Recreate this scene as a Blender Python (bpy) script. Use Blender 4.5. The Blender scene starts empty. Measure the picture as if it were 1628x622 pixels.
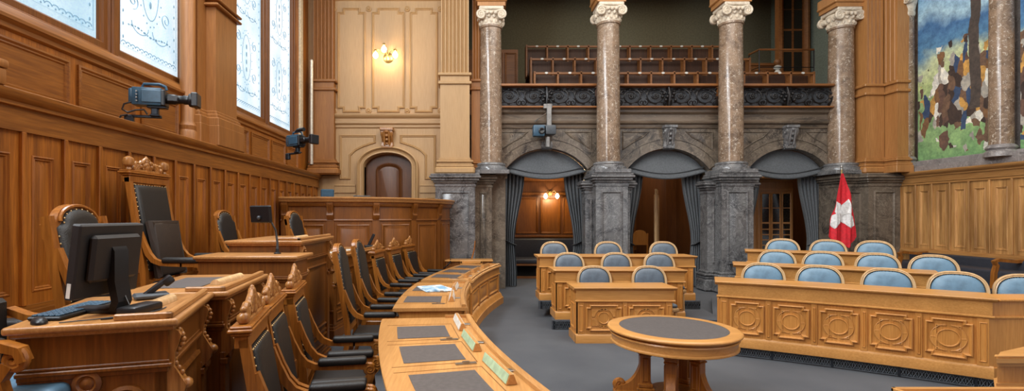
import bpy, bmesh, math, random
from math import sin, cos, pi, radians, atan2, sqrt, hypot
from mathutils import Vector, Matrix
random.seed(7)
SC = bpy.context.scene
COL = SC.collection
F, CX, CY, EYE = 785.0, 742.0, 343.0, 1.85


def at(x, y, Y):
    return Vector(((x - CX) / F * Y, Y, EYE - (y - CY) / F * Y))


def atz(x, y, z):
    return at(x, y, F * (EYE - z) / (y - CY))


# ---------------------------------------------------------------- mesh builder
def ident(u, v, h):
    return Vector((u, v, h))


def x_yz(u, v, h):      # u -> y, v -> z, h -> x
    return Vector((h, u, v))


def x_xz(u, v, h):      # u -> x, v -> z, h -> y
    return Vector((u, h, v))


def offset(poly, d):
    n = len(poly)
    out = []
    for i in range(n):
        p0, p1, p2 = poly[i - 1], poly[i], poly[(i + 1) % n]
        ax, ay = p1[0] - p0[0], p1[1] - p0[1]
        bx, by = p2[0] - p1[0], p2[1] - p1[1]
        la, lb = hypot(ax, ay) or 1, hypot(bx, by) or 1
        n1 = (-ay / la, ax / la)
        n2 = (-by / lb, bx / lb)
        k = 1 + n1[0] * n2[0] + n1[1] * n2[1]
        k = max(k, .25)
        out.append((p1[0] + d * (n1[0] + n2[0]) / k, p1[1] + d * (n1[1] + n2[1]) / k))
    return out


class MB:
    def __init__(s):
        s.bm = bmesh.new()

    def face(s, pts):
        try:
            return s.bm.faces.new([s.bm.verts.new(p) for p in pts])
        except ValueError:
            return None

    def add(s, tmp, M=None):
        mp = {}
        for v in tmp.verts:
            mp[v] = s.bm.verts.new(M @ v.co if M else v.co)
        for f in tmp.faces:
            s.bm.faces.new([mp[v] for v in f.verts])
        tmp.free()
        return s

    def box(s, x0, x1, y0, y1, z0, z1, bev=0, seg=1, M=None):
        t = bmesh.new()
        bmesh.ops.create_cube(t, size=1)
        for v in t.verts:
            v.co = Vector(((x0 + x1) / 2 + v.co.x * (x1 - x0), (y0 + y1) / 2 + v.co.y * (y1 - y0), (z0 + z1) / 2 + v.co.z * (z1 - z0)))
        if bev > 0:
            bmesh.ops.bevel(t, geom=t.edges[:], offset=bev, segments=seg, profile=.5, affect='EDGES')
        return s.add(t, M)

    def loft(s, rings, closed=True, cap=True, loop=False):
        vr = [[s.bm.verts.new(p) for p in r] for r in rings]
        n = len(vr[0])
        m = len(vr)
        for i in range(m if loop else m - 1):
            a, b = vr[i], vr[(i + 1) % m]
            for j in range(n if closed else n - 1):
                k = (j + 1) % n
                s.bm.faces.new((a[j], a[k], b[k], b[j]))
        if cap and closed and not loop:
            s.bm.faces.new(vr[0][::-1])
            s.bm.faces.new(vr[-1])
        return s

    def prism(s, poly, d0, d1, xf=ident):
        return s.loft([[xf(u, v, d0) for u, v in poly], [xf(u, v, d1) for u, v in poly]])

    def lathe(s, prof, n=24, c=(0, 0, 0), M=None, a0=0, a1=2 * pi):
        full = abs(a1 - a0 - 2 * pi) < 1e-6
        k = n if full else n + 1
        rings = []
        for r, z in prof:
            ring = []
            for i in range(k):
                a = a0 + (a1 - a0) * i / n
                p = Vector((c[0] + r * cos(a), c[1] + r * sin(a), c[2] + z))
                ring.append(M @ p if M else p)
            rings.append(ring)
        return s.loft(rings, closed=True)

    def tube(s, pts, r, n=8, closed=False, flat=1.0):
        pts = [Vector(p) for p in pts]
        m = len(pts)
        rs = r if isinstance(r, (list, tuple)) else [r] * m
        rings = []
        up = None
        for i, p in enumerate(pts):
            if closed:
                t = pts[(i + 1) % m] - pts[i - 1]
            else:
                t = pts[min(i + 1, m - 1)] - pts[max(i - 1, 0)]
            t.normalize()
            if up is None:
                up = Vector((0, 0, 1)) if abs(t.z) < .9 else Vector((1, 0, 0))
            a = t.cross(up)
            if a.length < 1e-5:
                a = t.orthogonal()
            a.normalize()
            b = a.cross(t).normalized()
            up = b
            rings.append([p + a * (cos(2 * pi * k / n) * rs[i]) + b * (sin(2 * pi * k / n) * rs[i] * flat) for k in range(n)])
        return s.loft(rings, cap=not closed, loop=closed)

    def ball(s, c, r, n=12, sc=(1, 1, 1), M=None):
        t = bmesh.new()
        bmesh.ops.create_uvsphere(t, u_segments=n, v_segments=max(6, n // 2 + 1), radius=1)
        for v in t.verts:
            v.co = Vector((c[0] + v.co.x * r * sc[0], c[1] + v.co.y * r * sc[1], c[2] + v.co.z * r * sc[2]))
        return s.add(t, M)

    def frame(s, poly, prof, xf=ident, fill=True):
        """closed outline poly (counter-clockwise) with a profile of (inset, height) steps"""
        loops = [[s.bm.verts.new(xf(u, v, h + (.003 if h >= 0 and i else 0))) for u, v in offset(poly, d)] for i, (d, h) in enumerate(prof)]
        n = len(poly)
        for a, b in zip(loops, loops[1:]):
            for j in range(n):
                k = (j + 1) % n
                s.bm.faces.new((a[j], a[k], b[k], b[j]))
        if fill:
            s.bm.faces.new(loops[-1])
        return s

    def band(s, pts, th, d0, d1, xf=ident):
        """flat board following a 2-D line, thickness th in the plane, from d0 to d1 across it"""
        n = len(pts)
        ths = th if isinstance(th, (list, tuple)) else [th] * n
        rings = []
        for i in range(n):
            a, b = pts[max(i - 1, 0)], pts[min(i + 1, n - 1)]
            tx, ty = b[0] - a[0], b[1] - a[1]
            l = hypot(tx, ty) or 1
            nx, ny = -ty / l * ths[i] / 2, tx / l * ths[i] / 2
            p = pts[i]
            rings.append([xf(p[0] + nx, p[1] + ny, d0), xf(p[0] + nx, p[1] + ny, d1), xf(p[0] - nx, p[1] - ny, d1), xf(p[0] - nx, p[1] - ny, d0)])
        return s.loft(rings)

    def build(s, name, mat, parent=None, smooth=35, loc=None, M=None):
        bm = s.bm
        bmesh.ops.recalc_face_normals(bm, faces=bm.faces[:])
        me = bpy.data.meshes.new(name)
        if M:
            bm.transform(M)
        bm.to_mesh(me)
        bm.free()
        me.materials.append(MAT[mat] if isinstance(mat, str) else mat)
        if smooth:
            me.polygons.foreach_set('use_smooth', [True] * len(me.polygons))
            me.set_sharp_from_angle(angle=radians(smooth))
        o = bpy.data.objects.new(name, me)
        COL.objects.link(o)
        if loc:
            o.location = loc
        if parent is not None:
            o.parent = parent
            if parent.name in WORLD:
                o.matrix_parent_inverse = WORLD[parent.name]
        return o


WORLD = {}


def tag(o, label=None, cat=None, group=None, kind=None):
    if label:
        o['label'] = label
    if cat:
        o['category'] = cat
    if group:
        o['group'] = group
    if kind:
        o['kind'] = kind
    return o


def thing(name, label, cat, loc=(0, 0, 0), rz=0, group=None, world=False, kind='thing'):
    o = bpy.data.objects.new(name, None)
    o.empty_display_size = .1
    COL.objects.link(o)
    o.location = loc
    o.rotation_euler = (0, 0, rz)
    if world:
        WORLD[o.name] = Matrix.Translation(Vector(loc)).inverted()
    return tag(o, label, cat, group, kind)


def struct(o):
    o['kind'] = 'structure'
    return o


def children(o):
    return [c for c in bpy.data.objects if c.parent == o]


def dup(root, loc, rz, label=None, group=None, sc=None):
    r = root.copy()
    COL.objects.link(r)
    r.location = loc
    r.rotation_euler = (0, 0, rz)
    if sc:
        r.scale = (sc, sc, sc)
    if label:
        r['label'] = label
    if group:
        r['group'] = group
    for ch in list(root.children):
        c = ch.copy()
        COL.objects.link(c)
        c.parent = r
        for g in list(ch.children):
            d = g.copy()
            COL.objects.link(d)
            d.parent = c
    return r


# ---------------------------------------------------------------- paths (u along, n towards the front, z up)
def line_path(x0, y0, dx, dy, nx, ny):
    def f(u, n, z):
        return Vector((x0 + dx * u + nx * n, y0 + dy * u + ny * n, z))
    return f


def arc_path(cx, cy, rad, a0, sg):
    def f(u, n, z):
        a = a0 + sg * u / rad
        r = rad - n
        return Vector((cx + r * cos(a), cy + r * sin(a), z))
    return f


def poly_path(pts):
    """smooth path through points; front is to the right of travel"""
    P = [Vector((p[0], p[1])) for p in pts]
    P = [P[0] * 2 - P[1]] + P + [P[-1] * 2 - P[-2]]
    S = []
    for i in range(1, len(P) - 2):
        for k in range(12):
            t = k / 12
            a, b, c, d = P[i - 1:i + 3]
            S.append(.5 * ((2 * b) + (c - a) * t + (2 * a - 5 * b + 4 * c - d) * t * t + (3 * b - a - 3 * c + d) * t ** 3))
    S.append(P[-2])
    L = [0]
    for a, b in zip(S, S[1:]):
        L.append(L[-1] + (b - a).length)

    def f(u, n, z):
        u = min(max(u, 0), L[-1])
        i = 0
        while i < len(L) - 2 and L[i + 1] < u:
            i += 1
        t = (u - L[i]) / max(L[i + 1] - L[i], 1e-6)
        p = S[i].lerp(S[i + 1], t)

        def tg(k):
            k = min(max(k, 0), len(S) - 1)
            return (S[min(k + 1, len(S) - 1)] - S[max(k - 1, 0)]).normalized()
        d = tg(i).lerp(tg(i + 1), t).normalized()
        q = p + Vector((d.y, -d.x)) * n
        return Vector((q.x, q.y, z))
    return f, L[-1]


def sweep(mb, path, u0, u1, prof, seg=1, cap=True):
    us = [u0 + (u1 - u0) * i / seg for i in range(seg + 1)]
    return mb.loft([[path(u, n, z) for n, z in prof] for u in us], cap=cap)


def rect(u0, u1, v0, v1):
    return [(u0, v0), (u1, v0), (u1, v1), (u0, v1)]


def rectprof(n0, n1, z0, z1):
    return [(n0, z0), (n1, z0), (n1, z1), (n0, z1)]


def circ(cu, cv, r, n=24):
    return [(cu + r * cos(2 * pi * i / n), cv + r * sin(2 * pi * i / n)) for i in range(n)]


def spiral(cu, cv, r0, r1, a0, turns, n=26):
    return [(cu + (r0 + (r1 - r0) * i / n) * cos(a0 + 2 * pi * turns * i / n), cv + (r0 + (r1 - r0) * i / n) * sin(a0 + 2 * pi * turns * i / n)) for i in range(n + 1)]


def arcpts(cu, cv, r, a0, a1, n=12, rv=None):
    rv = rv or r
    return [(cu + r * cos(a0 + (a1 - a0) * i / n), cv + rv * sin(a0 + (a1 - a0) * i / n)) for i in range(n + 1)]


# ---------------------------------------------------------------- materials
MAT = {}


def lin(c):
    return tuple(((v / 255) / 12.92 if v / 255 <= .04045 else (((v / 255) + .055) / 1.055) ** 2.4) for v in c) + (1,)


def newmat(name):
    m = bpy.data.materials.new(name)
    m.use_nodes = True
    nt = m.node_tree
    b = nt.nodes['Principled BSDF']
    MAT[name] = m
    return m, nt, b


def nd(nt, t, **kw):
    n = nt.nodes.new(t)
    for k, v in kw.items():
        if k in n.inputs:
            n.inputs[k].default_value = v
        else:
            setattr(n, k, v)
    return n


def ramp(nt, stops, interp='LINEAR'):
    r = nt.nodes.new('ShaderNodeValToRGB')
    r.color_ramp.interpolation = interp
    e = r.color_ramp.elements
    while len(e) > 1:
        e.remove(e[-1])
    e[0].position, e[0].color = stops[0]
    for p, c in stops[1:]:
        q = e.new(p)
        q.color = c
    return r


def plain(name, c, rough=.5, metal=0.0, spec=None, bump=0, bscale=200):
    m, nt, b = newmat(name)
    b.inputs['Base Color'].default_value = lin(c)
    b.inputs['Roughness'].default_value = rough
    b.inputs['Metallic'].default_value = metal
    tc = nd(nt, 'ShaderNodeTexCoord')
    nz = nd(nt, 'ShaderNodeTexNoise', Scale=bscale / 10, Detail=3.0)
    nt.links.new(tc.outputs['Object'], nz.inputs['Vector'])
    d = tuple(max(0, v * .88) for v in c)
    r = ramp(nt, [(.35, lin(d)), (.65, lin(c))])
    nt.links.new(nz.outputs['Fac'], r.inputs['Fac'])
    nt.links.new(r.outputs['Color'], b.inputs['Base Color'])
    if bump:
        n2 = nd(nt, 'ShaderNodeTexNoise', Scale=float(bscale), Detail=2.0)
        nt.links.new(tc.outputs['Object'], n2.inputs['Vector'])
        bp = nd(nt, 'ShaderNodeBump', Strength=bump, Distance=.01)
        nt.links.new(n2.outputs['Fac'], bp.inputs['Height'])
        nt.links.new(bp.outputs['Normal'], b.inputs['Normal'])
    return m


def wood(name, light, dark, axis='z', rough=.42, plank=0.0, grain=1.0, pitch=.1, vary=.07):
    """oak: fine streaks along the axis, broad tone changes across it"""
    m, nt, b = newmat(name)
    tc = nd(nt, 'ShaderNodeTexCoord')
    mp = nd(nt, 'ShaderNodeMapping')
    s = {'x': (1.2, 22, 22), 'y': (22, 1.2, 22), 'z': (22, 22, 1.2)}[axis]
    mp.inputs['Scale'].default_value = [v * grain for v in s]
    nt.links.new(tc.outputs['Object'], mp.inputs['Vector'])
    n1 = nd(nt, 'ShaderNodeTexNoise', Scale=2.2, Detail=5.0, Roughness=.6, Distortion=.15)
    nt.links.new(mp.outputs['Vector'], n1.inputs['Vector'])
    mp2 = nd(nt, 'ShaderNodeMapping')
    s2 = {'x': (.25, 3, 3), 'y': (3, .25, 3), 'z': (3, 3, .25)}[axis]
    mp2.inputs['Scale'].default_value = s2
    nt.links.new(tc.outputs['Object'], mp2.inputs['Vector'])
    n2 = nd(nt, 'ShaderNodeTexNoise', Scale=1.6 if not plank else 1.0 / pitch * .25, Detail=2.0, Distortion=.2)
    nt.links.new(mp2.outputs['Vector'], n2.inputs['Vector'])
    mid = tuple(.5 * (a + c) for a, c in zip(light, dark))
    r1 = ramp(nt, [(.28, lin(dark)), (.5, lin(mid)), (.72, lin(light))])
    nt.links.new(n1.outputs['Fac'], r1.inputs['Fac'])
    k = vary + plank
    r2 = ramp(nt, [(.36, (1 - 2 * k, 1 - 2.15 * k, 1 - 2.3 * k, 1)), (.64, (1 + k * .4, 1 + k * .4, 1 + k * .4, 1))])
    nt.links.new(n2.outputs['Fac'], r2.inputs['Fac'])
    mx = nd(nt, 'ShaderNodeMixRGB', blend_type='MULTIPLY')
    mx.inputs['Fac'].default_value = 1
    nt.links.new(r1.outputs['Color'], mx.inputs['Color1'])
    nt.links.new(r2.outputs['Color'], mx.inputs['Color2'])
    nt.links.new(mx.outputs['Color'], b.inputs['Base Color'])
    b.inputs['Roughness'].default_value = rough
    bp = nd(nt, 'ShaderNodeBump', Strength=.06, Distance=.01)
    nt.links.new(n1.outputs['Fac'], bp.inputs['Height'])
    nt.links.new(bp.outputs['Normal'], b.inputs['Normal'])
    return m


def marble(name, base, dark, vein, scale=1.2, rough=.25, stretch=(1, 1, 1), speck=None):
    m, nt, b = newmat(name)
    tc = nd(nt, 'ShaderNodeTexCoord')
    mp = nd(nt, 'ShaderNodeMapping')
    mp.inputs['Scale'].default_value = stretch
    nt.links.new(tc.outputs['Object'], mp.inputs['Vector'])
    n1 = nd(nt, 'ShaderNodeTexNoise', Scale=scale, Detail=8.0, Roughness=.62, Distortion=1.8)
    nt.links.new(mp.outputs['Vector'], n1.inputs['Vector'])
    r1 = ramp(nt, [(.3, lin(dark)), (.52, lin(base)), (.75, lin(tuple(min(255, v * 1.12) for v in base)))])
    nt.links.new(n1.outputs['Fac'], r1.inputs['Fac'])
    n2 = nd(nt, 'ShaderNodeTexNoise', Scale=scale * 2.1, Detail=6.0, Roughness=.55, Distortion=2.5)
    nt.links.new(mp.outputs['Vector'], n2.inputs['Vector'])
    r2 = ramp(nt, [(.47, (0, 0, 0, 1)), (.5, (1, 1, 1, 1)), (.53, (0, 0, 0, 1))])
    nt.links.new(n2.outputs['Fac'], r2.inputs['Fac'])
    mu = nd(nt, 'ShaderNodeMath', operation='MULTIPLY')
    mu.inputs[1].default_value = .55
    nt.links.new(r2.outputs['Color'], mu.inputs[0])
    mx = nd(nt, 'ShaderNodeMixRGB')
    nt.links.new(mu.outputs[0], mx.inputs['Fac'])
    nt.links.new(r1.outputs['Color'], mx.inputs['Color1'])
    mx.inputs['Color2'].default_value = lin(vein)
    out = mx.outputs['Color']
    if speck:
        n3 = nd(nt, 'ShaderNodeTexNoise', Scale=scale * 7, Detail=4.0, Roughness=.7, Distortion=1.0)
        nt.links.new(mp.outputs['Vector'], n3.inputs['Vector'])
        r3 = ramp(nt, [(.56, (0, 0, 0, 1)), (.64, (1, 1, 1, 1))])
        nt.links.new(n3.outputs['Fac'], r3.inputs['Fac'])
        m2 = nd(nt, 'ShaderNodeMixRGB')
        nt.links.new(r3.outputs['Color'], m2.inputs['Fac'])
        nt.links.new(out, m2.inputs['Color1'])
        m2.inputs['Color2'].default_value = lin(speck)
        out = m2.outputs['Color']
    nt.links.new(out, b.inputs['Base Color'])
    b.inputs['Roughness'].default_value = rough
    return m


def emit(name, c, strength):
    m, nt, b = newmat(name)
    b.inputs['Base Color'].default_value = lin(c)
    b.inputs['Emission Color'].default_value = lin(c)
    b.inputs['Emission Strength'].default_value = strength
    return m


wood('oak', (212, 150, 78), (186, 122, 55), 'z', .38, grain=1.6)
wood('oak_flat', (206, 150, 84), (180, 124, 62), 'x', .34, grain=1.6)
wood('oak_along', (202, 148, 88), (176, 122, 66), 'y', .32, grain=1.5)
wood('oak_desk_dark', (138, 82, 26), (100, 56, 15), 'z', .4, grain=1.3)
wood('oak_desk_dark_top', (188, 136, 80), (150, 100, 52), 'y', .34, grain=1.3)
wood('wainscot', (186, 114, 36), (128, 72, 18), 'z', .45, plank=.1, pitch=.14)
wood('wainscot_along', (166, 106, 40), (120, 70, 22), 'y', .42, plank=.05, pitch=.3)
wood('pale_oak', (182, 147, 102), (168, 131, 87), 'z', .5, grain=1.2, vary=.03)
wood('pale_oak_flat', (182, 146, 101), (166, 129, 86), 'x', .5, grain=1.2, vary=.03)
wood('warm_oak', (186, 133, 78), (160, 108, 58), 'z', .48, grain=1.2)
wood('warm_oak_shaded', (164, 108, 52), (134, 84, 36), 'z', .48, grain=1.2)  # darker copy of warm_oak: pilasters' backlit shade is put into the colour
wood('plank_oak', (206, 158, 98), (164, 114, 62), 'z', .45, plank=.15, pitch=.12)
wood('plank_oak_along', (196, 146, 88), (154, 106, 56), 'y', .42, plank=.05, pitch=.3)
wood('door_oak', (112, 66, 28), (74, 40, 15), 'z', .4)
wood('chair_oak', (172, 108, 42), (122, 70, 22), 'z', .3)
wood('carved_oak', (186, 130, 70), (128, 80, 36), 'z', .3)
wood('chair_beech', (222, 188, 142), (192, 152, 104), 'z', .3)
wood('gallery_wood', (160, 104, 54), (112, 68, 32), 'x', .5)
wood('gallery_dark', (84, 50, 26), (52, 30, 15), 'z', .6)
marble('dark_marble', (108, 97, 85), (56, 51, 48), (148, 136, 120), 1.5, .2)
marble('band_marble', (116, 101, 86), (66, 59, 54), (138, 124, 106), 1.2, .25, stretch=(.35, 1, 2.2))
marble('grey_marble', (106, 105, 105), (54, 54, 57), (158, 158, 158), 1.7, .18)
marble('column_marble', (136, 113, 92), (98, 79, 64), (172, 150, 128), 2.4, .2, speck=(190, 176, 158))
marble('capital_stone', (212, 198, 176), (172, 154, 130), (226, 216, 200), 6, .5)
marble('frame_marble', (130, 124, 122), (92, 88, 88), (156, 150, 146), 2.0, .3, speck=(160, 154, 150))
plain('black_leather', (26, 23, 21), .5, bump=.25, bscale=160)
plain('brown_leather', (50, 38, 30), .5, bump=.25, bscale=160)
plain('blue_leather', (104, 136, 158), .38, bump=.15, bscale=140)
plain('slate_leather', (90, 102, 114), .4, bump=.15, bscale=140)
plain('seat_blue', (96, 134, 160), .45)
plain('desk_pad', (88, 82, 80), .5, bump=.1, bscale=300)
plain('brass', (200, 170, 110), .3, .9)
plain('pole_metal', (222, 214, 196), .35, .6)
plain('stud_brass', (206, 178, 128), .35, .8)
plain('steel', (170, 168, 164), .3, .9)
plain('dark_steel', (50, 56, 64), .4, .6)
plain('grille_iron', (92, 98, 104), .5, .3)
plain('iron', (46, 44, 44), .38, .6)
plain('iron_back', (88, 92, 98), .7)
plain('black_plastic', (22, 23, 26), .4)
plain('grey_plastic', (70, 76, 82), .45)
plain('blue_black', (50, 84, 106), .35)
plain('screen_back', (34, 32, 32), .5)
plain('curtain', (98, 102, 106), .85, bump=.3, bscale=300)
plain('curtain_band', (66, 69, 72), .85)
plain('olive', (116, 110, 88), .9)
plain('side_green', (128, 138, 126), .9)
plain('plaster', (206, 196, 178), .9)
plain('cream', (222, 204, 172), .6)
plain('bench_dark', (52, 54, 62), .5)
plain('card_green', (176, 198, 160), .6)
plain('white_plate', (226, 222, 212), .5)
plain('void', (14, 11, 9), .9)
plain('glass_dark', (40, 32, 24), .12)
plain('red_flag', (222, 34, 48), .7)
plain('flag_white', (244, 242, 240), .7)
emit('bulb', (255, 236, 200), 22)


def carpet_mat():
    m, nt, b = newmat('carpet')
    tc = nd(nt, 'ShaderNodeTexCoord')
    n1 = nd(nt, 'ShaderNodeTexNoise', Scale=1.2, Detail=4.0)
    n2 = nd(nt, 'ShaderNodeTexNoise', Scale=240.0, Detail=2.0)
    nt.links.new(tc.outputs['Object'], n1.inputs['Vector'])
    nt.links.new(tc.outputs['Object'], n2.inputs['Vector'])
    r = ramp(nt, [(.3, lin((72, 74, 79))), (.7, lin((86, 88, 92)))])
    nt.links.new(n1.outputs['Fac'], r.inputs['Fac'])
    r2 = ramp(nt, [(.3, (.72, .72, .72, 1)), (.7, (1.15, 1.15, 1.15, 1))])
    nt.links.new(n2.outputs['Fac'], r2.inputs['Fac'])
    mx = nd(nt, 'ShaderNodeMixRGB', blend_type='MULTIPLY')
    mx.inputs['Fac'].default_value = 1
    nt.links.new(r.outputs['Color'], mx.inputs['Color1'])
    nt.links.new(r2.outputs['Color'], mx.inputs['Color2'])
    nt.links.new(mx.outputs['Color'], b.inputs['Base Color'])
    b.inputs['Roughness'].default_value = .95
    bp = nd(nt, 'ShaderNodeBump', Strength=.3, Distance=.004)
    nt.links.new(n2.outputs['Fac'], bp.inputs['Height'])
    nt.links.new(bp.outputs['Normal'], b.inputs['Normal'])


carpet_mat()


def pane_mat(name, blue, strength, pale=(240, 249, 255)):
    m, nt, b = newmat(name)
    tc = nd(nt, 'ShaderNodeTexCoord')
    mp = nd(nt, 'ShaderNodeMapping')
    mp.inputs['Scale'].default_value = (1, 1, .5)
    nt.links.new(tc.outputs['Object'], mp.inputs['Vector'])
    n1 = nd(nt, 'ShaderNodeTexNoise', Scale=1.5, Detail=3.0)
    nt.links.new(mp.outputs['Vector'], n1.inputs['Vector'])
    r = ramp(nt, [(.35, lin(blue)), (.6, lin(pale))])
    nt.links.new(n1.outputs['Fac'], r.inputs['Fac'])
    n2 = nd(nt, 'ShaderNodeTexNoise', Scale=55.0, Detail=3.0)
    nt.links.new(tc.outputs['Object'], n2.inputs['Vector'])
    r2 = ramp(nt, [(.35, (.8, .86, .9, 1)), (.55, (1, 1, 1, 1))])
    nt.links.new(n2.outputs['Fac'], r2.inputs['Fac'])
    mx = nd(nt, 'ShaderNodeMixRGB', blend_type='MULTIPLY')
    mx.inputs['Fac'].default_value = 1
    nt.links.new(r.outputs['Color'], mx.inputs['Color1'])
    nt.links.new(r2.outputs['Color'], mx.inputs['Color2'])
    nt.links.new(mx.outputs['Color'], b.inputs['Emission Color'])
    b.inputs['Base Color'].default_value = (.3, .33, .35, 1)
    b.inputs['Roughness'].default_value = .3
    b.inputs['Emission Strength'].default_value = strength


pane_mat('pane', (186, 220, 238), .97)
pane_mat('pane_blue', (150, 200, 224), .88, (206, 234, 246))
emit('etching', (112, 148, 172), .5)
# ================================================================ THE ROOM
def bx(name, mat, *boxes, bev=0, kind='structure', parent=None):
    m = MB()
    for b in boxes:
        m.box(*b, bev=bev)
    o = m.build(name, mat, parent)
    if kind and parent is None:
        o['kind'] = kind
    return o


bx('floor', 'carpet', (-4.4, 11.2, -1.5, 21, -.12, 0))
XL, XW = -3.68, -3.95          # wainscot face, wall above the ledge
XR = 10.4
YB = 12.5                      # arcade wall
YD = 12.3                      # wall with the small door

# ---- left wall: wainscot, ledge, dado, windows
bx('wall_left', 'wainscot', (-4.3, XL - .03, -1.5, 12.4, 0, 2.8), (-4.3, XW, -1.5, 12.4, 2.8, 3.55),
   (-4.3, -4.12, -1.5, 12.4, 3.5, 3.62), (-4.3, XW, -1.5, -.62, 3.55, 9.5), (-4.3, XW, 2.42, 4.1, 3.55, 9.5), (-4.3, XW, -.62, 2.42, 8.3, 9.5), (-4.3, XW, 7.1, 8.42, 3.55, 9.5), (-4.3, XW, 11.56, 12.4, 3.55, 9.5),
   (-4.3, XW, 4.1, 7.1, 8.3, 9.5), (-4.3, XW, 8.42, 11.56, 8.3, 9.5))
m = MB()
for z0, z1, d in ((.65, .98, .05), (.98, 1.06, .075), (1.06, 1.1, .055), (2.54, 2.575, .06), (2.575, 2.6, .045)):
    m.box(XL - .04, XL + d - .03, -1.5, 12.25, z0, z1)
m.box(XL - .04, XL + .015, -1.5, 12.25, 2.6, 2.74)
lp = [(XL - .04, 2.72), (XL + .05, 2.74), (XL + .05, 2.77), (XL + .085, 2.80), (XL + .10, 2.83), (XL + .10, 2.855), (XL + .08, 2.865), (XL - .3, 2.865), (XL - .3, 2.72)]
m.loft([[Vector((x, y, z)) for x, z in lp] for y in (-1.5, 12.25)])
struct(m.build('trim_1', 'wainscot_along'))
m = MB()
pf = [(0, 0), (0, .02), (.012, .026), (.022, .012), (.032, .016), (.042, .002), (.06, .004), (.085, .014)]
k0 = -8
for k in range(k0, 20):
    yb = 4.077 + .425 * k
    if yb < -1.4 or yb > 12.1:
        continue
    m.box(XL - .04, XL + .035, yb - .022, yb + .022, 1.1, 2.54, bev=.006)
    m.box(XL - .04, XL + .0, yb - .1, yb - .022, 1.1, 2.54)
    m.box(XL - .04, XL + .0, yb + .022, yb + .1, 1.1, 2.54)
    ya, yc = yb + .1, yb + .325
    m.box(XL - .04, XL, ya, yc, 2.36, 2.54)
    m.box(XL - .04, XL, ya, yc, 1.1, 1.2)
    m.frame(rect(ya, yc, 1.2, 2.36), pf, lambda u, v, h: Vector((XL - .02 + h, u, v)))
struct(m.build('trim_2', 'wainscot'))
m = MB()
dp = [(0, 0), (0, .022), (.02, .028), (.035, .01), (.05, .014), (.06, .0)]
for y0, y1 in ((.3, 1.15), (1.25, 2.1), (2.2, 3.0), (3.1, 3.9), (4.0, 4.89), (5.0, 5.86), (5.97, 6.74), (8.05, 8.9), (9.02, 9.84), (9.96, 10.7), (10.82, 11.5)):
    m.frame(rect(y0, y1, 2.93, 3.38), dp, lambda u, v, h: Vector((XW + h, u, v)))
struct(m.build('trim_3', 'wainscot_along'))
# sills and window cases
sp = [(XW, 3.44), (XW + .03, 3.46), (XW + .03, 3.5), (XW + .07, 3.53), (XW + .07, 3.56), (XW + .02, 3.58), (XW - .02, 3.66), (XW - .05, 3.68), (XW - .3, 3.68), (XW - .3, 3.44)]
m = MB()
for y0, y1 in ((-1.5, 6.93), (8.05, 11.62)):
    m.loft([[Vector((x, y, z)) for x, z in sp] for y in (y0, y1)])
struct(m.build('trim_4', 'wainscot_along'))
XP = -4.1


def ornament(mb, y0, y1, z0, z1):
    """etched garlands and ovals lying on the pane"""
    X = XP + .008
    w = y1 - y0
    yc = (y0 + y1) / 2

    def P(y, z):
        return Vector((X, y, z))

    def line(pts, r=.006, closed=False):
        mb.tube([P(*p) for p in pts], r, 5, closed, .5)
    line([(y0 + .05, z0 + .05), (y1 - .05, z0 + .05), (y1 - .05, z1 - .05), (y0 + .05, z1 - .05)], .004, True)
    n = max(4, int(w / .09))
    for i in range(n):
        u = y0 + .07 + (w - .14) * (i + .5) / n
        line(arcpts(u, z0 + .085, (w - .14) / n / 2, 0, pi, 6, .03), .006)
        mb.ball(P(u, z0 + .075), .011, 6, (.3, 1, 1))
    nz = int((z1 - z0) / .16)
    for i in range(nz):
        z = z0 + .16 + (z1 - z0 - .25) * i / nz
        for u in (y0 + .1, y1 - .1):
            mb.ball(P(u, z), .012, 6, (.3, 1, 1.8))
    z = z0 + .34
    while z < z1 - .3:
        # slanting ribbon of leaves
        for i in range(15):
            t = i / 14
            mb.ball(P(y0 + .2 + (w - .4) * t, z + .02 * sin(t * 9)), .012 + .006 * (i % 2), 6, (.3, 1.5, .8))
        zc = z + .62
        line(arcpts(yc, zc, .17, 0, 2 * pi, 24, .42)[:-1], .006, True)
        for i in range(20):
            a = 2 * pi * i / 20
            mb.ball(P(yc + .23 * cos(a), zc + .5 * sin(a)), .012, 6, (.3, 1, 1))
        for dz in (-.22, -.08, .06, .2):
            mb.ball(P(yc, zc + dz), .03, 8, (.15, .8, 1.6))
        for sg in (-1, 1):
            line([(a, b) for a, b in spiral(yc + sg * .33, zc + .3, .1, .02, pi / 2, sg * 1.4)], .006)
            line([(a, b) for a, b in spiral(yc + sg * .33, zc - .3, .1, .02, -pi / 2, -sg * 1.4)], .006)
            line(arcpts(yc + sg * .2, zc - .55, .16, 0, -pi, 10, .12), .006)
        z += 1.42


wn = 0
for y0, y1, mt in ((4.2, 5.46, 'pane_blue'), (5.78, 7.0, 'pane'), (8.54, 9.82, 'pane'), (10.12, 11.44, 'pane'), (-.5, .74, 'pane'), (1.06, 2.3, 'pane')):
    wn += 1
    m = MB()
    zt = 8.25
    m.frame(rect(y0 - .14, y1 + .14, 3.66, zt + .05), [(0, -.05), (0, .07), (.03, .08), (.05, .06), (.11, .06), (.125, .045), (.14, .02), (.14, -.05)],
            lambda u, v, h: Vector((XP + h, u, v)), fill=False)
    w = m.build('window_%d' % wn, 'oak_desk_dark')
    w['kind'] = 'structure'
    g = MB().box(XP - .012, XP, y0, y1, 3.8, zt - .09).build('pane', mt, w, 0)
    m = MB()
    ornament(m, y0, y1, 3.83, zt - .12)
    m.build('etching', 'etching', g, 50)
m = MB()
for ya, yb in ((5.6, 5.64), (9.96, 9.99)):
    m.box(XP - .05, XP + .11, ya - .03, yb + .03, 3.66, 8.3, bev=.015)
struct(m.build('trim_5', 'oak_desk_dark'))
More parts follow.
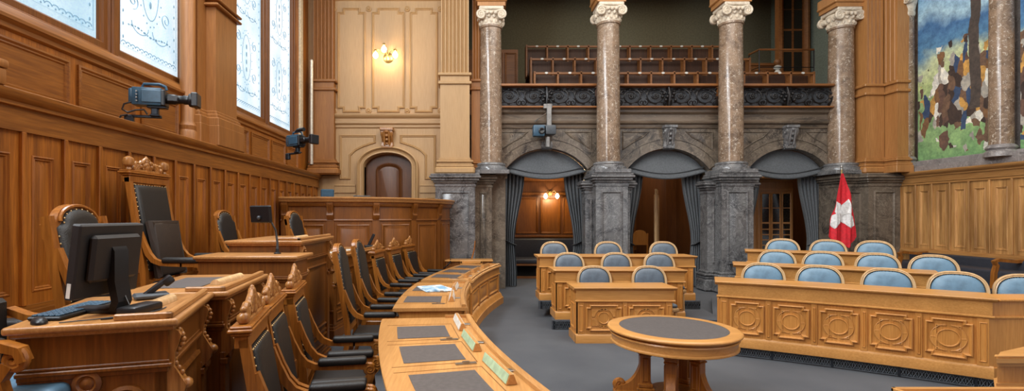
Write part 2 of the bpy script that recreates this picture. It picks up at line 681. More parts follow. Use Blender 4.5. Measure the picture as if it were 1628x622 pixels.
# big pilaster between the window bays, with its half column and bases
m = MB()
m.box(XW - .1, -3.66, 7.2, 7.86, 2.85, 9.5)
m.box(XW - .1, -3.8, 6.98, 7.25, 2.85, 9.5)
m.box(XW - .1, -3.74, 7.8, 8.02, 2.85, 9.5)
for dz, gx in ((.0, .09), (.3, .06), (.36, .085), (.42, .045), (.47, .02)):
    m.box(XW, -3.66 + gx, 7.2 - gx, 7.86 + gx, 2.86, 2.86 + .3 if dz == 0 else 2.86 + dz + .05, bev=.012)
    m.box(XW, -3.8 + gx, 6.98 - gx, 7.25, 2.86, 2.86 + .3 if dz == 0 else 2.86 + dz + .05, bev=.012)
for dz in (4.9, 4.98):
    m.box(XW, -3.6, 7.14, 7.92, dz, dz + .04, bev=.012)
struct(m.build('trim_6', 'warm_oak_shaded'))
m = MB()
m.lathe([(.14, 2.86), (.14, 3.0), (.12, 3.04), (.13, 3.1), (.1, 3.16), (.1, 9.5)], 20, (-3.9, 6.9, 0))
struct(m.build('trim_7', 'warm_oak_shaded'))
m = MB()
m.box(XW - .1, -3.66, 2.95, 3.75, 2.85, 9.5)
for dz, gx in ((.0, .09), (.13, .1), (.2, .06), (.3, .05)):
    m.box(XW, -3.66 + gx, 2.95 - gx, 3.75 + gx, 2.86 + dz, 2.86 + dz + (.13 if dz == 0 else .07), bev=.02, seg=2)
struct(m.build('trim_32', 'warm_oak_shaded'))
bx('wall_light_blocker', 'wainscot', (-4.3, 3.4, -1.75, -1.5, 0, 9.5))  # unseen partial wall, added to keep rear fill light off the left foreground
# pale splayed jamb beyond the second window, with a small ring
m = MB()
m.box(-4.2, -3.9, 11.6, 11.82, 3.55, 9.5, bev=.05, seg=3)
struct(m.build('trim_8', 'cream'))
m = MB()
m.tube([(-3.78, 12.02, 3.1), (-3.78, 12.02, 5.62)], .045, 14)
m.ball((-3.78, 12.02, 5.63), .047, 12, (1, 1, .5))
tag(m.build('metal_pole', 'pole_metal'), 'polished pale metal pole standing upright in the corner by the tall window', 'pole', kind='thing')

# ---- wall with the small arched door (left of the arcade)
xd0, xd1, zs, za = -2.55, -1.38, 3.08, 3.4
m = MB()
ap = arcpts((xd0 + xd1) / 2, zs, (xd1 - xd0) / 2, pi, 0, 16, za - zs)
ap = [(x, max(z, 1.2)) for x, z in ap]
out = [(-4.2, 0), (xd0, 0), (xd0, zs)] + ap[1:-1] + [(xd1, zs), (xd1, 0), (-.5, 0), (-.5, 9.5), (-4.2, 9.5)]
m.prism(out, YD, YD + .3, x_xz)
struct(m.build('wall_back_west', 'pale_oak'))
wallb = lambda u, v, h: Vector((u, YD - h, v))
m = MB()
arch_o = [(xd0 - .17, 1.2), (xd1 + .17, 1.2)] + arcpts((xd0 + xd1) / 2, zs, (xd1 - xd0) / 2 + .17, 0, pi, 18, za - zs + .17)
m.frame(arch_o, [(0, 0), (0, .1), (.03, .12), (.05, .1), (.07, .06), (.11, .05), (.12, .07), (.15, .08), (.17, .03), (.17, -.2)], wallb, fill=False)
# outer square-shouldered surround and the two spandrel panels
pm = [(0, 0), (0, .012), (.015, .03), (.03, .012), (.045, .02), (.06, 0)]
cxm = (xd0 + xd1) / 2
for sg in (-1, 1):
    a = [(cxm + sg * (.3), 3.86), (cxm + sg * 1.2, 3.86), (cxm + sg * 1.2, 2.75), (cxm + sg * .92, 2.75), (cxm + sg * .92, 3.34)]
    a += [(cxm + sg * x, z) for x, z in ((.8, 3.46), (.6, 3.56), (.42, 3.62), (.3, 3.66))]
    m.frame(a[::-1] if sg > 0 else a, pm, wallb)
    b = [(cxm + sg * .95, 2.02), (cxm + sg * 1.2, 2.02), (cxm + sg * 1.2, 2.3), (cxm + sg * .95, 2.3)]
    m.frame(b if sg > 0 else b[::-1], pm, wallb)
    m.box(cxm + sg * 1.06 - .26, cxm + sg * 1.06 + .26, YD - .03, YD, 2.42, 2.6)
    m.box(cxm + sg * 1.06 - .26, cxm + sg * 1.06 + .26, YD - .045, YD, 2.58, 2.62, bev=.01)
# tall panels with notched corners
for p0, p1 in ((-3.22, -2.52), (-2.36, -1.54), (-1.42, -.72)):
    z0, z1 = 4.42, 7.02
    n, e = .13, .1
    pl = [(p0 + n, z0), (p1 - n, z0), (p1 - n, z0 + e), (p1, z0 + e), (p1, z1 - e), (p1 - n, z1 - e), (p1 - n, z1), (p0 + n, z1), (p0 + n, z1 - e), (p0, z1 - e), (p0, z0 + e), (p0 + n, z0 + e)]
    m.frame(pl, [(0, 0), (0, .02), (.02, .035), (.035, .012), (.05, .018), (.06, .004)], wallb)
for px in (-3.3, -2.44, -1.48, -.66):
    for pz in (4.46, 7.0):
        m.lathe([(.07, 0), (.07, .02), (.05, .035), (.035, .025), (.02, .05), (.001, .055)], 16, M=Matrix.Translation((px, YD, pz)) @ Matrix.Rotation(pi / 2, 4, 'X'))
struct(m.build('trim_9', 'pale_oak'))
m = MB()
cor = [(0, 4.02), (.03, 4.05), (.03, 4.1), (.07, 4.14), (.07, 4.19), (.05, 4.2), (.05, 4.26), (.1, 4.3), (.12, 4.34), (.12, 4.37), (0, 4.4)]
sweep(m, line_path(-3.4, YD, 1, 0, 0, -1), 0, 2.8, cor)
cor = [(0, 7.2), (.04, 7.22), (.06, 7.27), (.1, 7.32), (.1, 7.36), (0, 7.4)]
sweep(m, line_path(-3.4, YD, 1, 0, 0, -1), 0, 2.8, cor)
struct(m.build('trim_10', 'pale_oak_flat'))
# keystone console above the door
def console(cx, z0, z1, w, y, mat, name):
    m = MB()
    h = z1 - z0
    prof = [(y + .05, z1), (y - .2, z1), (y - .22, z1 - .08 * h)]
    prof += [(y - .16 + .07 * cos(t), z1 - .22 * h + .13 * h * sin(t)) for t in [radians(a) for a in (80, 150, 210, 280)]]
    prof = [(y + .05, z1), (y - .2, z1), (y - .22, z1 - .1 * h), (y - .21, z1 - .25 * h), (y - .15, z1 - .45 * h), (y - .1, z1 - .65 * h), (y - .13, z1 - .8 * h), (y - .12, z1 - .95 * h), (y - .06, z0), (y + .05, z0)]
    m.prism(prof, cx - w / 2, cx + w / 2, x_yz)
    m.box(cx - w / 2 - .03, cx + w / 2 + .03, y - .25, y + .05, z1 - .04, z1 + .03, bev=.01)
    for sg in (-1, 1):
        m.tube([(cx + sg * (w / 2), y - .13 + a, z1 - .22 * h + b) for a, b in spiral(0, 0, .085, .015, 0, 1.6)], .018, 6)
        m.tube([(cx + sg * (w / 2), y - .07 + a, z0 + .14 * h + b) for a, b in spiral(0, 0, .055, .012, 0, 1.4)], .014, 6)
        m.tube([(cx + sg * w * .22, y - .24 + .1 * t, z1 - .12 * h - t * .7 * h) for t in (0, .2, .4, .6, .8, 1)], .022, 6)
    for i in range(4):
        m.ball((cx, y - .22 + .03 * i, z1 - (.14 + .2 * i) * h), .045 - .004 * i, 8, (1.2, .7, 1))
    o = m.build(name, mat)
    return struct(o)


console(cxm, 3.5, 3.98, .27, YD, 'carved_oak', 'trim_11')
# the door leaf itself
m = MB()
ad = [(xd0 - .02, 1.0), (xd1 + .02, 1.0)] + arcpts(cxm, zs, (xd1 - xd0) / 2 + .02, 0, pi, 16, za - zs + .02)
m.prism(ad, YD + .2, YD + .26, x_xz)
ai = [(xd0 + .25, 1.2), (xd1 - .25, 1.2)] + arcpts(cxm, zs - .1, (xd1 - xd0) / 2 - .25, 0, pi, 14, .2)
m.frame(ai, [(0, 0), (0, .02), (.03, .04), (.06, .015), (.09, .0), (.14, .012)], lambda u, v, h: Vector((u, YD + .2 - h, v)))
d = struct(m.build('door_1', 'door_oak'))
m = MB().ball((xd1 - .14, YD + .16, 2.15), .035, 10)
m.build('door_knob', 'brass', d)


def fluted(mb, x0, x1, y, z0, z1, n, back):
    """a fluted strip facing -y"""
    pts = [(x0, back), (x0, y)]
    w = (x1 - x0) / (n + .35)
    for i in range(n):
        a = x0 + w * (.3 + i)
        b = a + w * .72
        pts.append((a, y))
        for t in (pi * .75, pi / 2, pi * .25):
            pts.append(((a + b) / 2 - cos(pi - t) * (b - a) / 2 * -1 * -1, y + sin(t) * (b - a) * .85))
        pts.append((b, y))
    pts += [(x1, y), (x1, back)]
    mb.loft([[Vector((px, py, z)) for px, py in pts] for z in (z0, z1)])


def pilaster(name, x0, x1, y, zf, mat, n, zb=2.85, back=None):
    back = back or y + .45
    m = MB()
    fluted(m, x0 + .02, x1 - .02, y, zf + .03, 9.4, n, back)
    m.box(x0, x1, y - .005, back, zb, zf)
    for z, g, h in ((zf - .24, .05, .07), (zf - .03, .05, .07), (zb, .13, .17), (zb + .17, .1, .06), (zb + .23, .06, .05), (zb + .28, .09, .05), (zb + .33, .04, .04), (zb + .37, .02, .03)):
        m.box(x0 - g, x1 + g, y - g, back, z, z + h, bev=min(h, g) * .3)
    return struct(m.build(name, mat))


pilaster('trim_12', -3.78, -3.26, 12.12, 5.16, 'warm_oak_shaded', 5, 2.85, 12.6)
pilaster('trim_13', -.64, .07, 11.92, 5.26, 'pale_oak', 7, 2.85, 12.6)
pilaster('trim_14', .12, .48, 12.25, 5.2, 'warm_oak_shaded', 4, 2.85, 12.7)


# ---- stone pedestals under pilasters and columns
def pedestal_boxes(m, x0, x1, y0, y1, zt):
    m.box(x0, x1, y0, y1, .5, zt - .2)
    for z, g, h in ((0, .13, .3), (.3, .1, .08), (.38, .13, .06), (.44, .05, .06), (zt - .3, .02, .05), (zt - .22, .05, .05), (zt - .17, .1, .06), (zt - .11, .14, .06), (zt - .05, .11, .05)):
        m.box(x0 - g, x1 + g, y0 - g, y1, z, z + h, bev=min(h, g) * .3 if g > .03 else 0)
    for pf, xf, a, b in (([(0, 0), (0, .006), (.03, .03), (.05, .006), (.06, .0), (.09, .012)], lambda u, v, h: Vector((u, y0 - h, v)), x0, x1),):
        m.frame(rect(a + .12, b - .12, .68, zt - .42), pf, xf)


m = MB()
pedestal_boxes(m, -.75, .2, 11.8, 12.6, 2.85)
struct(m.build('trim_15', 'grey_marble'))
m = MB()
pedestal_boxes(m, .2, .62, 12.2, 12.8, 2.85)
struct(m.build('trim_16', 'dark_marble'))

# ---- arcade wall with three arched openings
ops = [(.98, 3.05), (4.05, 6.12), (7.1, 9.15)]
zsp, zap = 3.02, 3.55
poly = [(.2, 0)]
for x0, x1 in ops:
    c = (x0 + x1) / 2
    hw = (x1 - x0) / 2
    rise = zap - zsp
    rr = (hw * hw + rise * rise) / (2 * rise)
    th = math.asin(hw / rr)
    poly += [(x0, 0)] + [(c + rr * sin(-th + 2 * th * i / 20), zap - rr + rr * cos(-th + 2 * th * i / 20)) for i in range(21)] + [(x1, 0)]
poly += [(11.0, 0), (11.0, 4.42), (.2, 4.42)]
m = MB()
m.prism(poly, YB, YB + .7, x_xz)
struct(m.build('wall_back', 'dark_marble'))
m = MB()
wa = lambda u, v, h: Vector((u, YB - h, v))
for x0, x1 in ops:
    c, hw, rise = (x0 + x1) / 2, (x1 - x0) / 2, zap - zsp
    rr = (hw * hw + rise * rise) / (2 * rise)
    th = math.asin(hw / rr)
    for r_, w_, h_ in ((0, .07, .05), (.07, .16, .03), (.23, .03, .05)):
        a = [(c + (rr + r_) * sin(-th + 2 * th * i / 24), zap - rr + (rr + r_) * cos(-th + 2 * th * i / 24)) for i in range(25)]
        b = [(c + (rr + r_ + w_) * sin(-th + 2 * th * i / 24), zap - rr + (rr + r_ + w_) * cos(-th + 2 * th * i / 24)) for i in range(25)]
        m.loft([[wa(p[0], p[1], 0), wa(p[0], p[1], h_), wa(q[0], q[1], h_), wa(q[0], q[1], 0)] for p, q in zip(a, b)])
    for sg in (-1, 1):
        t = [(c + sg * 1.15, 3.98), (c + sg * .45, 3.98)] + [(c + sg * x, z) for x, z in ((.62, 3.82), (.85, 3.7), (1.15, 3.5))]
        m.frame(t if sg > 0 else t[::-1], [(0, 0), (0, .012), (.02, .025), (.035, .0), (.06, .008)], wa)
    # imposts inside the jambs
    for xx in (x0, x1):
        m.box(xx - .04, xx + .04, YB - .04, YB + .7, 2.78, 2.85)
        m.box(xx - .03, xx + .03, YB - .02, YB + .7, 2.85, 2.94)
struct(m.build('trim_17', 'dark_marble'))
m = MB()
cor = [(0, 4.05), (.03, 4.06), (.05, 4.1), (.05, 4.14), (.12, 4.17), (.15, 4.22), (.15, 4.25), (.05, 4.27), (.05, 4.4), (.1, 4.42), (.14, 4.45), (.14, 4.5), (.18, 4.52), (.18, 4.56), (-.3, 4.56), (-.3, 4.05)]
sweep(m, line_path(.62, YB, 1, 0, 0, -1), 0, 9.0, cor)
struct(m.build('trim_18', 'band_marble'))
for i, (x0, x1) in enumerate(ops):
    console((x0 + x1) / 2, 3.52, 4.08, .26, YB, 'grey_marble', 'trim_%d' % (19 + i))
struct(MB().box(.0, 11.2, YB + .1, 17.3, 4.3, 4.42).build('floor_gallery', 'gallery_dark'))
# upper wall standing on the columns: round arches
poly = [(-.5, 7.33)]
for a, b in ((.95, 3.18), (3.8, 6.2), (6.85, 9.0)):
    poly += [(a, 7.33)] + arcpts((a + b) / 2, 7.45, (b - a) / 2, pi, 0, 16) + [(b, 7.33)]
poly += [(10.9, 7.33), (10.9, 9.5), (-.5, 9.5)]
m = MB()
m.prism(poly, 12.0, 12.5, x_xz)
struct(m.build('wall_back_upper', 'warm_oak'))

# ---- columns
def volute(m, c, y, z, r, sg):
    m.tube([(c + a * 1.0, y, z + b) for a, b in spiral(0, 0, r, r * .18, pi / 2, sg * -1.9, 34)], [.03 - .017 * i / 34 for i in range(35)], 7)
    m.ball((c, y, z), r * .28, 10, (1, .8, 1))
    m.lathe([(r * .95, -.025), (r * .95, .025)], 18, M=Matrix.Translation((c, y + .035, z)) @ Matrix.Rotation(pi / 2, 4, 'X'))


def column(cx, cy, label, half=None, ped=True):
    t = thing('marble_column', label, 'column', (cx, cy, 0), 0, 'gallery columns', world=True)
    a0, a1 = {None: (0, 2 * pi), 'l': (-pi, pi / 2), 'r': (-pi, pi)}.get(half, (0, 2 * pi))
    r = .28
    m = MB()
    m.lathe([(r * .99, 3.1), (r * 1.0, 3.6), (r * .99, 4.6), (r * .93, 6.42), (r * .93, 6.46), (r * 1.02, 6.48), (r * 1.02, 6.53), (r * .9, 6.53)], 36, (cx, cy, 0))
    m.build('shaft', 'column_marble', t)
    m = MB()
    m.lathe([(.42, 2.95), (.42, 3.0), (.41, 3.03), (.37, 3.05), (.36, 3.07), (.37, 3.1), (.36, 3.13), (.33, 3.15), (.29, 3.15)], 36, (cx, cy, 0))
    m.box(cx - .43, cx + .43, cy - .43, cy + .43, 2.86, 2.96, bev=.01)
    m.build('base', 'grey_marble', t)
    m = MB()
    m.lathe([(.27, 6.5), (.285, 6.55), (.27, 6.62), (.3, 6.72), (.33, 6.8), (.32, 6.84), (.1, 6.84)], 28, (cx, cy, 0))
    for i in range(14):
        a = 2 * pi * i / 14
        m.ball((cx + .3 * cos(a), cy + .3 * sin(a), 6.72), .045, 8, (1, 1, 1.3))
        m.ball((cx + .285 * cos(a + .2), cy + .285 * sin(a + .2), 6.6), .03, 8, (1, 1, 1.6))
    for sg in (-1, 1):
        for yy in (-.3, .3):
            volute(m, cx + sg * .245, cy + yy, 6.75, .11, sg)
            m.tube([(cx + sg * .245, cy + yy, 6.85), (cx + sg * .14, cy + yy, 6.83), (cx, cy + yy * 1.04, 6.82)], [.03, .026, .024], 7)
        m.tube([(cx + sg * .245, cy - .3, 6.75), (cx + sg * .23, cy, 6.75), (cx + sg * .245, cy + .3, 6.75)], [.085, .06, .085], 12)
    for i in range(3):
        m.ball((cx - .1 + .1 * i, cy - .34, 6.78), .05, 8)
    m.box(cx - .3, cx + .3, cy - .31, cy + .31, 6.87, 6.96, bev=.02)
    m.build('capital', 'capital_stone', t)
    m = MB()
    m.box(cx - .34, cx + .34, cy - .3, cy + .3, 6.96, 7.06)
    m.box(cx - .38, cx + .38, cy - .34, cy + .34, 7.06, 7.12, bev=.02)
    m.box(cx - .36, cx + .36, cy - .32, cy + .32, 7.12, 7.31)
    m.build('impost_block', 'warm_oak', t)
    if ped:
        m = MB()
        pedestal_boxes(m, cx - .38, cx + .38, cy - .3, cy + .4, 2.86)
        pedestal_boxes(m, cx - .55, cx + .55, cy + .05, cy + .42, 2.7)
        m.build('pedestal', 'grey_marble', t)
    return t


column(3.457, 12.06, 'brown marble column on a tall pedestal between the lit alcove and the open-door archway')
column(6.452, 12.06, 'brown marble column on a tall pedestal between the open-door archway and the bookcase archway')
column(.6, 12.3, 'half-hidden marble column beside the fluted pale oak pilaster, by the lit alcove', ped=False)
column(9.36, 12.35, 'marble column beside the flag and the fluted corner pilaster', ped=False)
m = MB()
pedestal_boxes(m, 9.16, 9.75, 12.05, 12.8, 2.86)
pedestal_boxes(m, 9.6, 10.36, 11.8, 12.8, 2.86)
struct(m.build('trim_22', 'dark_marble'))
pilaster('trim_23', 9.66, 10.1, 11.95, 5.0, 'warm_oak', 4, 2.86, 12.6)
m = MB()
m.box(10.12, 10.4, 11.6, 12.2, 2.86, 9.4)
for i in range(4):
    m.box(10.105, 10.13, 11.66 + .12 * i, 11.72 + .12 * i, 5.05, 9.4, bev=.01)
for z, g, h in ((4.76, .05, .07), (4.97, .05, .07), (2.86, .13, .17), (3.03, .1, .06), (3.09, .06, .05), (3.14, .09, .05), (3.19, .04, .04)):
    m.box(10.12 - g, 10.4, 11.6 - g, 12.1, z, z + h, bev=.012)
struct(m.build('trim_24', 'warm_oak'))

# ---- gallery shell
bx('wall_gallery_back', 'olive', (-.5, 11.2, 17.2, 17.4, 4.3, 9.5))
bx('wall_gallery_side', 'side_green', (10.6, 10.8, 12.6, 17.3, 4.3, 9.5))
bx('wall_gallery_west', 'olive', (-.3, -.1, 12.7, 17.3, 4.3, 9.5))
bx('ceiling_gallery', 'olive', (-.5, 11.2, 12.4, 17.4, 9.4, 9.55))
m = MB()
m.box(.0, 1.62, 15.6, 15.75, 4.42, 7.1)
m.frame(rect(.75, 1.15, 5.2, 7.0), dp, lambda u, v, h: Vector((u, 15.6 - h, v)))
m.frame(rect(1.2, 1.58, 5.2, 7.0), dp, lambda u, v, h: Vector((u, 15.6 - h, v)))
struct(m.build('trim_25', 'gallery_wood'))
m = MB()
m.box(7.6, 10.3, 15.4, 15.5, 4.42, 6.55)
for i in range(5):
    m.frame(rect(7.8 + .5 * i, 8.2 + .5 * i, 4.9, 6.4), dp, lambda u, v, h: Vector((u, 15.4 - h, v)))
m.box(7.6, 10.3, 15.35, 15.55, 6.52, 6.6, bev=.01)
struct(m.build('trim_26', 'gallery_wood'))
# door of the gallery
m = MB()
m.frame(rect(9.55, 10.5, 4.45, 9.0), [(0, 0), (0, .1), (.08, .13), (.12, .06), (.14, .0)], lambda u, v, h: Vector((u, 15.2 - h, v)))
m.box(9.55, 10.5, 15.2, 15.3, 4.45, 9.0)
d = struct(m.build('door_2', 'gallery_wood'))
m = MB()
for i, z in enumerate((6.3, 6.95, 7.6, 8.2)):
    m.box(9.75, 9.98, 15.17, 15.19, z, z + .58)
    m.box(10.06, 10.3, 15.17, 15.19, z, z + .58)
m.build('door_glass', 'glass_dark', d, 0)

# ---- right wall
bx('wall_right', 'plank_oak', (XR + .03, XR + .4, 2, 12.1, 0, 2.7))
bx('wall_right_upper', 'frame_marble', (XR + .36, XR + .6, 2, 12.0, 2.88, 9.5))
m = MB()
for k in range(24):
    yb = 11.83 - .405 * k
    if yb < 2.2:
        break
    fx = lambda u, v, h: Vector((XR + .02 - h, u, v))
    m.box(XR - .035, XR + .04, yb - .02, yb + .02, 1.1, 2.56, bev=.006)
    m.box(XR, XR + .04, yb + .02, yb + .09, 1.1, 2.56)
    m.box(XR, XR + .04, yb - .09, yb - .02, 1.1, 2.56)
    ya, yc = yb - .315, yb - .09
    m.box(XR, XR + .04, ya, yc, 2.42, 2.56)
    m.box(XR, XR + .04, ya, yc, 1.1, 1.17)
    m.frame(rect(ya, yc, 1.17, 2.42), pf, fx)
struct(m.build('trim_27', 'plank_oak'))
m = MB()
for z0, z1, d_ in ((.98, 1.06, .075), (1.06, 1.1, .055), (2.56, 2.585, .05), (2.585, 2.61, .035)):
    m.box(XR + .02 - d_, XR + .05, 2, 11.9, z0, z1)
m.box(XR - .015, XR + .05, 2, 11.9, 2.6, 2.74)
lp = [(XR + .05, 2.72), (XR - .04, 2.74), (XR - .04, 2.77), (XR - .09, 2.8), (XR - .11, 2.83), (XR - .11, 2.855), (XR - .09, 2.865), (XR + .4, 2.865), (XR + .4, 2.72)]
m.loft([[Vector((x, y, z)) for x, z in lp] for y in (2, 11.9)])
struct(m.build('trim_28', 'plank_oak_along'))
# stone frame of the wall paintings: sill, jamb shaft and the shaft between the two fields
m = MB()
m.box(XR + .02, XR + .35, 2, 12.0, 2.865, 3.0, bev=.012)
m.box(XR + .1, XR + .35, 2, 12.0, 3.0, 3.12, bev=.012)
m.box(XR + .0, XR + .35, 9.3, 10.0, 2.865, 3.06, bev=.012)
struct(m.build('trim_29', 'frame_marble'))


def wall_shaft(name, cx, cy, r, label):
    t = thing(name, label, 'column', (cx, cy, 2.9), 0, 'shafts framing the wall paintings', world=True)
    m = MB()
    m.lathe([(r, 3.2), (r, 5), (r * .95, 6.6)], 24, (cx, cy, 0))
    m.build('shaft', 'column_marble', t)
    m = MB()
    m.lathe([(r * 1.45, 3.0), (r * 1.45, 3.06), (r * 1.35, 3.1), (r * 1.15, 3.13), (r * 1.3, 3.17), (r * 1.2, 3.21), (r, 3.24)], 24, (cx, cy, 0))
    m.build('base', 'frame_marble', t)
    m = MB()
    m.lathe([(r, 6.55), (r * 1.1, 6.6), (r * 1.05, 6.7), (r * 1.5, 7.0), (r * 1.5, 7.1)], 24, (cx, cy, 0))
    for sg in (-1, 1):
        m.ball((cx - .1, cy + sg * r * 1.3, 6.9), r * .6, 10)
        m.tube([(cx - r * 1.2, cy + sg * r * 1.2 + a, 6.9 + b) for a, b in spiral(0, 0, r * .7, r * .1, pi / 2, 1.6)], .02, 6)
    m.build('capital', 'capital_stone', t)


wall_shaft('wall_column', XR + .06, 9.66, .18, 'stone half column between the two painted wall fields')
wall_shaft('wall_column', XR + .05, 11.72, .14, 'slim stone shaft at the edge of the wall painting, beside the fluted corner pilaster')


def mural_mat():
    m, nt, b = newmat('mural_paint')
    L = nt.links.new
    tc = nd(nt, 'ShaderNodeTexCoord')
    sx = nd(nt, 'ShaderNodeSeparateXYZ')
    L(tc.outputs['Object'], sx.inputs[0])
    nz = nd(nt, 'ShaderNodeTexNoise', Scale=1.1, Detail=5.0)
    L(tc.outputs['Object'], nz.inputs['Vector'])

    def math_(op, a, bb, clamp=False):
        n = nd(nt, 'ShaderNodeMath', operation=op)
        n.use_clamp = clamp
        for i, v in enumerate((a, bb)):
            if isinstance(v, (int, float)):
                n.inputs[i].default_value = v
            else:
                L(v, n.inputs[i])
        return n.outputs[0]
    zz = math_('ADD', sx.outputs['Z'], math_('MULTIPLY', math_('SUBTRACT', nz.outputs['Fac'], .5), 1.1))
    zn = math_('DIVIDE', math_('SUBTRACT', zz, 3.0), 4.0, True)
    r = ramp(nt, [(0, lin((96, 140, 92))), (.16, lin((142, 176, 118))), (.3, lin((128, 160, 110))), (.46, lin((176, 190, 130))), (.58, lin((196, 204, 160))), (.64, lin((86, 132, 168))),
                  (.76, lin((70, 112, 158))), (.83, lin((164, 198, 216))), (.95, lin((132, 176, 212)))])
    L(zn, r.inputs['Fac'])
    mp = nd(nt, 'ShaderNodeMapping')
    mp.inputs['Scale'].default_value = (1, 3.6, 1.5)
    L(tc.outputs['Object'], mp.inputs['Vector'])
    nz2 = nd(nt, 'ShaderNodeTexNoise', Scale=3.2, Detail=4.0)
    L(tc.outputs['Object'], nz2.inputs['Vector'])
    ad = nd(nt, 'ShaderNodeMixRGB', blend_type='LINEAR_LIGHT')
    ad.inputs['Fac'].default_value = .35
    L(mp.outputs['Vector'], ad.inputs['Color1'])
    L(nz2.outputs['Color'], ad.inputs['Color2'])
    vo = nd(nt, 'ShaderNodeTexVoronoi', Scale=2.3)
    L(ad.outputs['Color'], vo.inputs['Vector'])
    sep = nd(nt, 'ShaderNodeSeparateColor')
    L(vo.outputs['Color'], sep.inputs[0])
    pal = ramp(nt, [(0, lin((66, 52, 46))), (.13, lin((112, 86, 68))), (.26, lin((224, 220, 208))), (.42, lin((56, 74, 104))), (.55, lin((122, 88, 60))), (.66, lin((196, 148, 78))), (.76, lin((104, 78, 66))), (.88, lin((166, 160, 150)))], 'CONSTANT')
    L(sep.outputs[0], pal.inputs['Fac'])
    # where the crowd of colour patches stands: between the meadow and the hills
    up = math_('SUBTRACT', 1.0, math_('MULTIPLY', math_('ABSOLUTE', math_('SUBTRACT', zn, .36), 0), 2.6))
    side = math_('MULTIPLY', math_('SUBTRACT', 11.5, sx.outputs['Y']), .45, True)
    msk = math_('MULTIPLY', math_('GREATER_THAN', math_('ADD', math_('MULTIPLY', up, math_('ADD', .5, side)), math_('MULTIPLY', sep.outputs[1], .45)), .62), 1.0)
    mx = nd(nt, 'ShaderNodeMixRGB')
    L(msk, mx.inputs['Fac'])
    L(r.outputs['Color'], mx.inputs['Color1'])
    L(pal.outputs['Color'], mx.inputs['Color2'])
    # one upright dark trunk per field
    tr = math_('LESS_THAN', math_('ABSOLUTE', math_('SUBTRACT', math_('ADD', sx.outputs['Y'], math_('MULTIPLY', math_('SUBTRACT', nz.outputs['Fac'], .5), .25)), 10.32), 0), .1)
    tr = math_('MULTIPLY', tr, math_('GREATER_THAN', sx.outputs['Z'], 4.1))
    m2 = nd(nt, 'ShaderNodeMixRGB')
    L(tr, m2.inputs['Fac'])
    L(mx.outputs['Color'], m2.inputs['Color1'])
    m2.inputs['Color2'].default_value = lin((78, 68, 62))
    n5 = nd(nt, 'ShaderNodeTexNoise', Scale=9.0, Detail=6.0, Roughness=.7)
    L(tc.outputs['Object'], n5.inputs['Vector'])
    r5 = ramp(nt, [(.3, (.6, .6, .62, 1)), (.5, (1, 1, 1, 1)), (.72, (1.5, 1.45, 1.3, 1))])
    L(n5.outputs['Fac'], r5.inputs['Fac'])
    m3 = nd(nt, 'ShaderNodeMixRGB', blend_type='MULTIPLY')
    m3.inputs['Fac'].default_value = 1
    L(m2.outputs['Color'], m3.inputs['Color1'])
    L(r5.outputs['Color'], m3.inputs['Color2'])
    L(m3.outputs['Color'], b.inputs['Base Color'])
    b.inputs['Roughness'].default_value = .75


mural_mat()
o = MB().box(XR + .22, XR + .3, 9.85, 11.62, 3.12, 8.4).build('wall_painting', 'mural_paint', None, 0)
tag(o, 'wall painting of a green meadow with blue mountains, between the slim shaft and half column', 'painting', 'wall paintings', 'thing')
o = MB().box(XR + .22, XR + .3, 6.6, 9.47, 3.12, 8.4).build('wall_painting', 'mural_paint', None, 0)
tag(o, 'wall painting cut by the photo edge, beyond the stone half column', 'painting', 'wall paintings', 'thing')

# ---- raised floors
bx('floor_podium', 'oak_desk_dark', (-3.7, -2.05, 2.95, 9.4, 0, .65), (-3.7, -1.75, -1.0, 2.95, 0, .57))


def tier(name, pts, z0, z1):
    m = MB()
    m.prism(pts, z0, z1)
    return struct(m.build(name, 'carpet', None, 0))


tier('floor_tier_1', [(1.38, 8.02), (4.2, 8.02), (4.5, 10.9), (1.9, 10.9)], 0, .15)
tier('floor_tier_2', [(1.3, 8.98), (4.25, 8.98), (4.5, 10.9), (1.95, 10.9)], .15, .3)


# ---- rooms behind the arches
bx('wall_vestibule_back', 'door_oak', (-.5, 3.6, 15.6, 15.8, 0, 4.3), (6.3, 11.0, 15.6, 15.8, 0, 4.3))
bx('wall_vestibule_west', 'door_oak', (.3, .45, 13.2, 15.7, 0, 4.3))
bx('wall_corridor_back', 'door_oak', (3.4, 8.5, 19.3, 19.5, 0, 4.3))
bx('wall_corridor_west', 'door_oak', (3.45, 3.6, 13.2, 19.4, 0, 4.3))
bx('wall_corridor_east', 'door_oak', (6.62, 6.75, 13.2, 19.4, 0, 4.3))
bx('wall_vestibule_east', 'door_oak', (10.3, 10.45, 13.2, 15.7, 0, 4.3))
m = MB()
vb = lambda u, v, h: Vector((u, 15.6 - h, v))
for x0, x1 in ((.6, 1.35), (1.55, 2.25), (2.33, 2.95), (3.03, 3.4)):
    m.frame(rect(x0, x1, 1.28, 2.42), dp, vb)
m.box(.45, 3.45, 15.54, 15.6, 2.5, 2.58, bev=.01)
m.box(.45, 3.45, 15.52, 15.6, 2.95, 3.08, bev=.01)
m.box(.45, 3.45, 15.56, 15.6, 1.16, 1.24, bev=.01)
for x0, x1 in ((6.9, 7.5), (7.6, 8.2), (8.9, 9.5)):
    m.frame(rect(x0, x1, .6, 2.6), dp, vb)
struct(m.build('trim_30', 'oak_desk_dark'))
m = MB()
for x0, x1 in ((5.1, 5.7), (5.8, 6.4), (6.5, 7.1), (7.2, 7.8)):
    m.frame(rect(x0, x1, .5, 1.9), dp, lambda u, v, h: Vector((u, 19.3 - h, v)))
m.box(3.6, 6.62, 19.22, 19.3, 2.05, 2.15, bev=.01)
struct(m.build('trim_31', 'oak_desk_dark'))
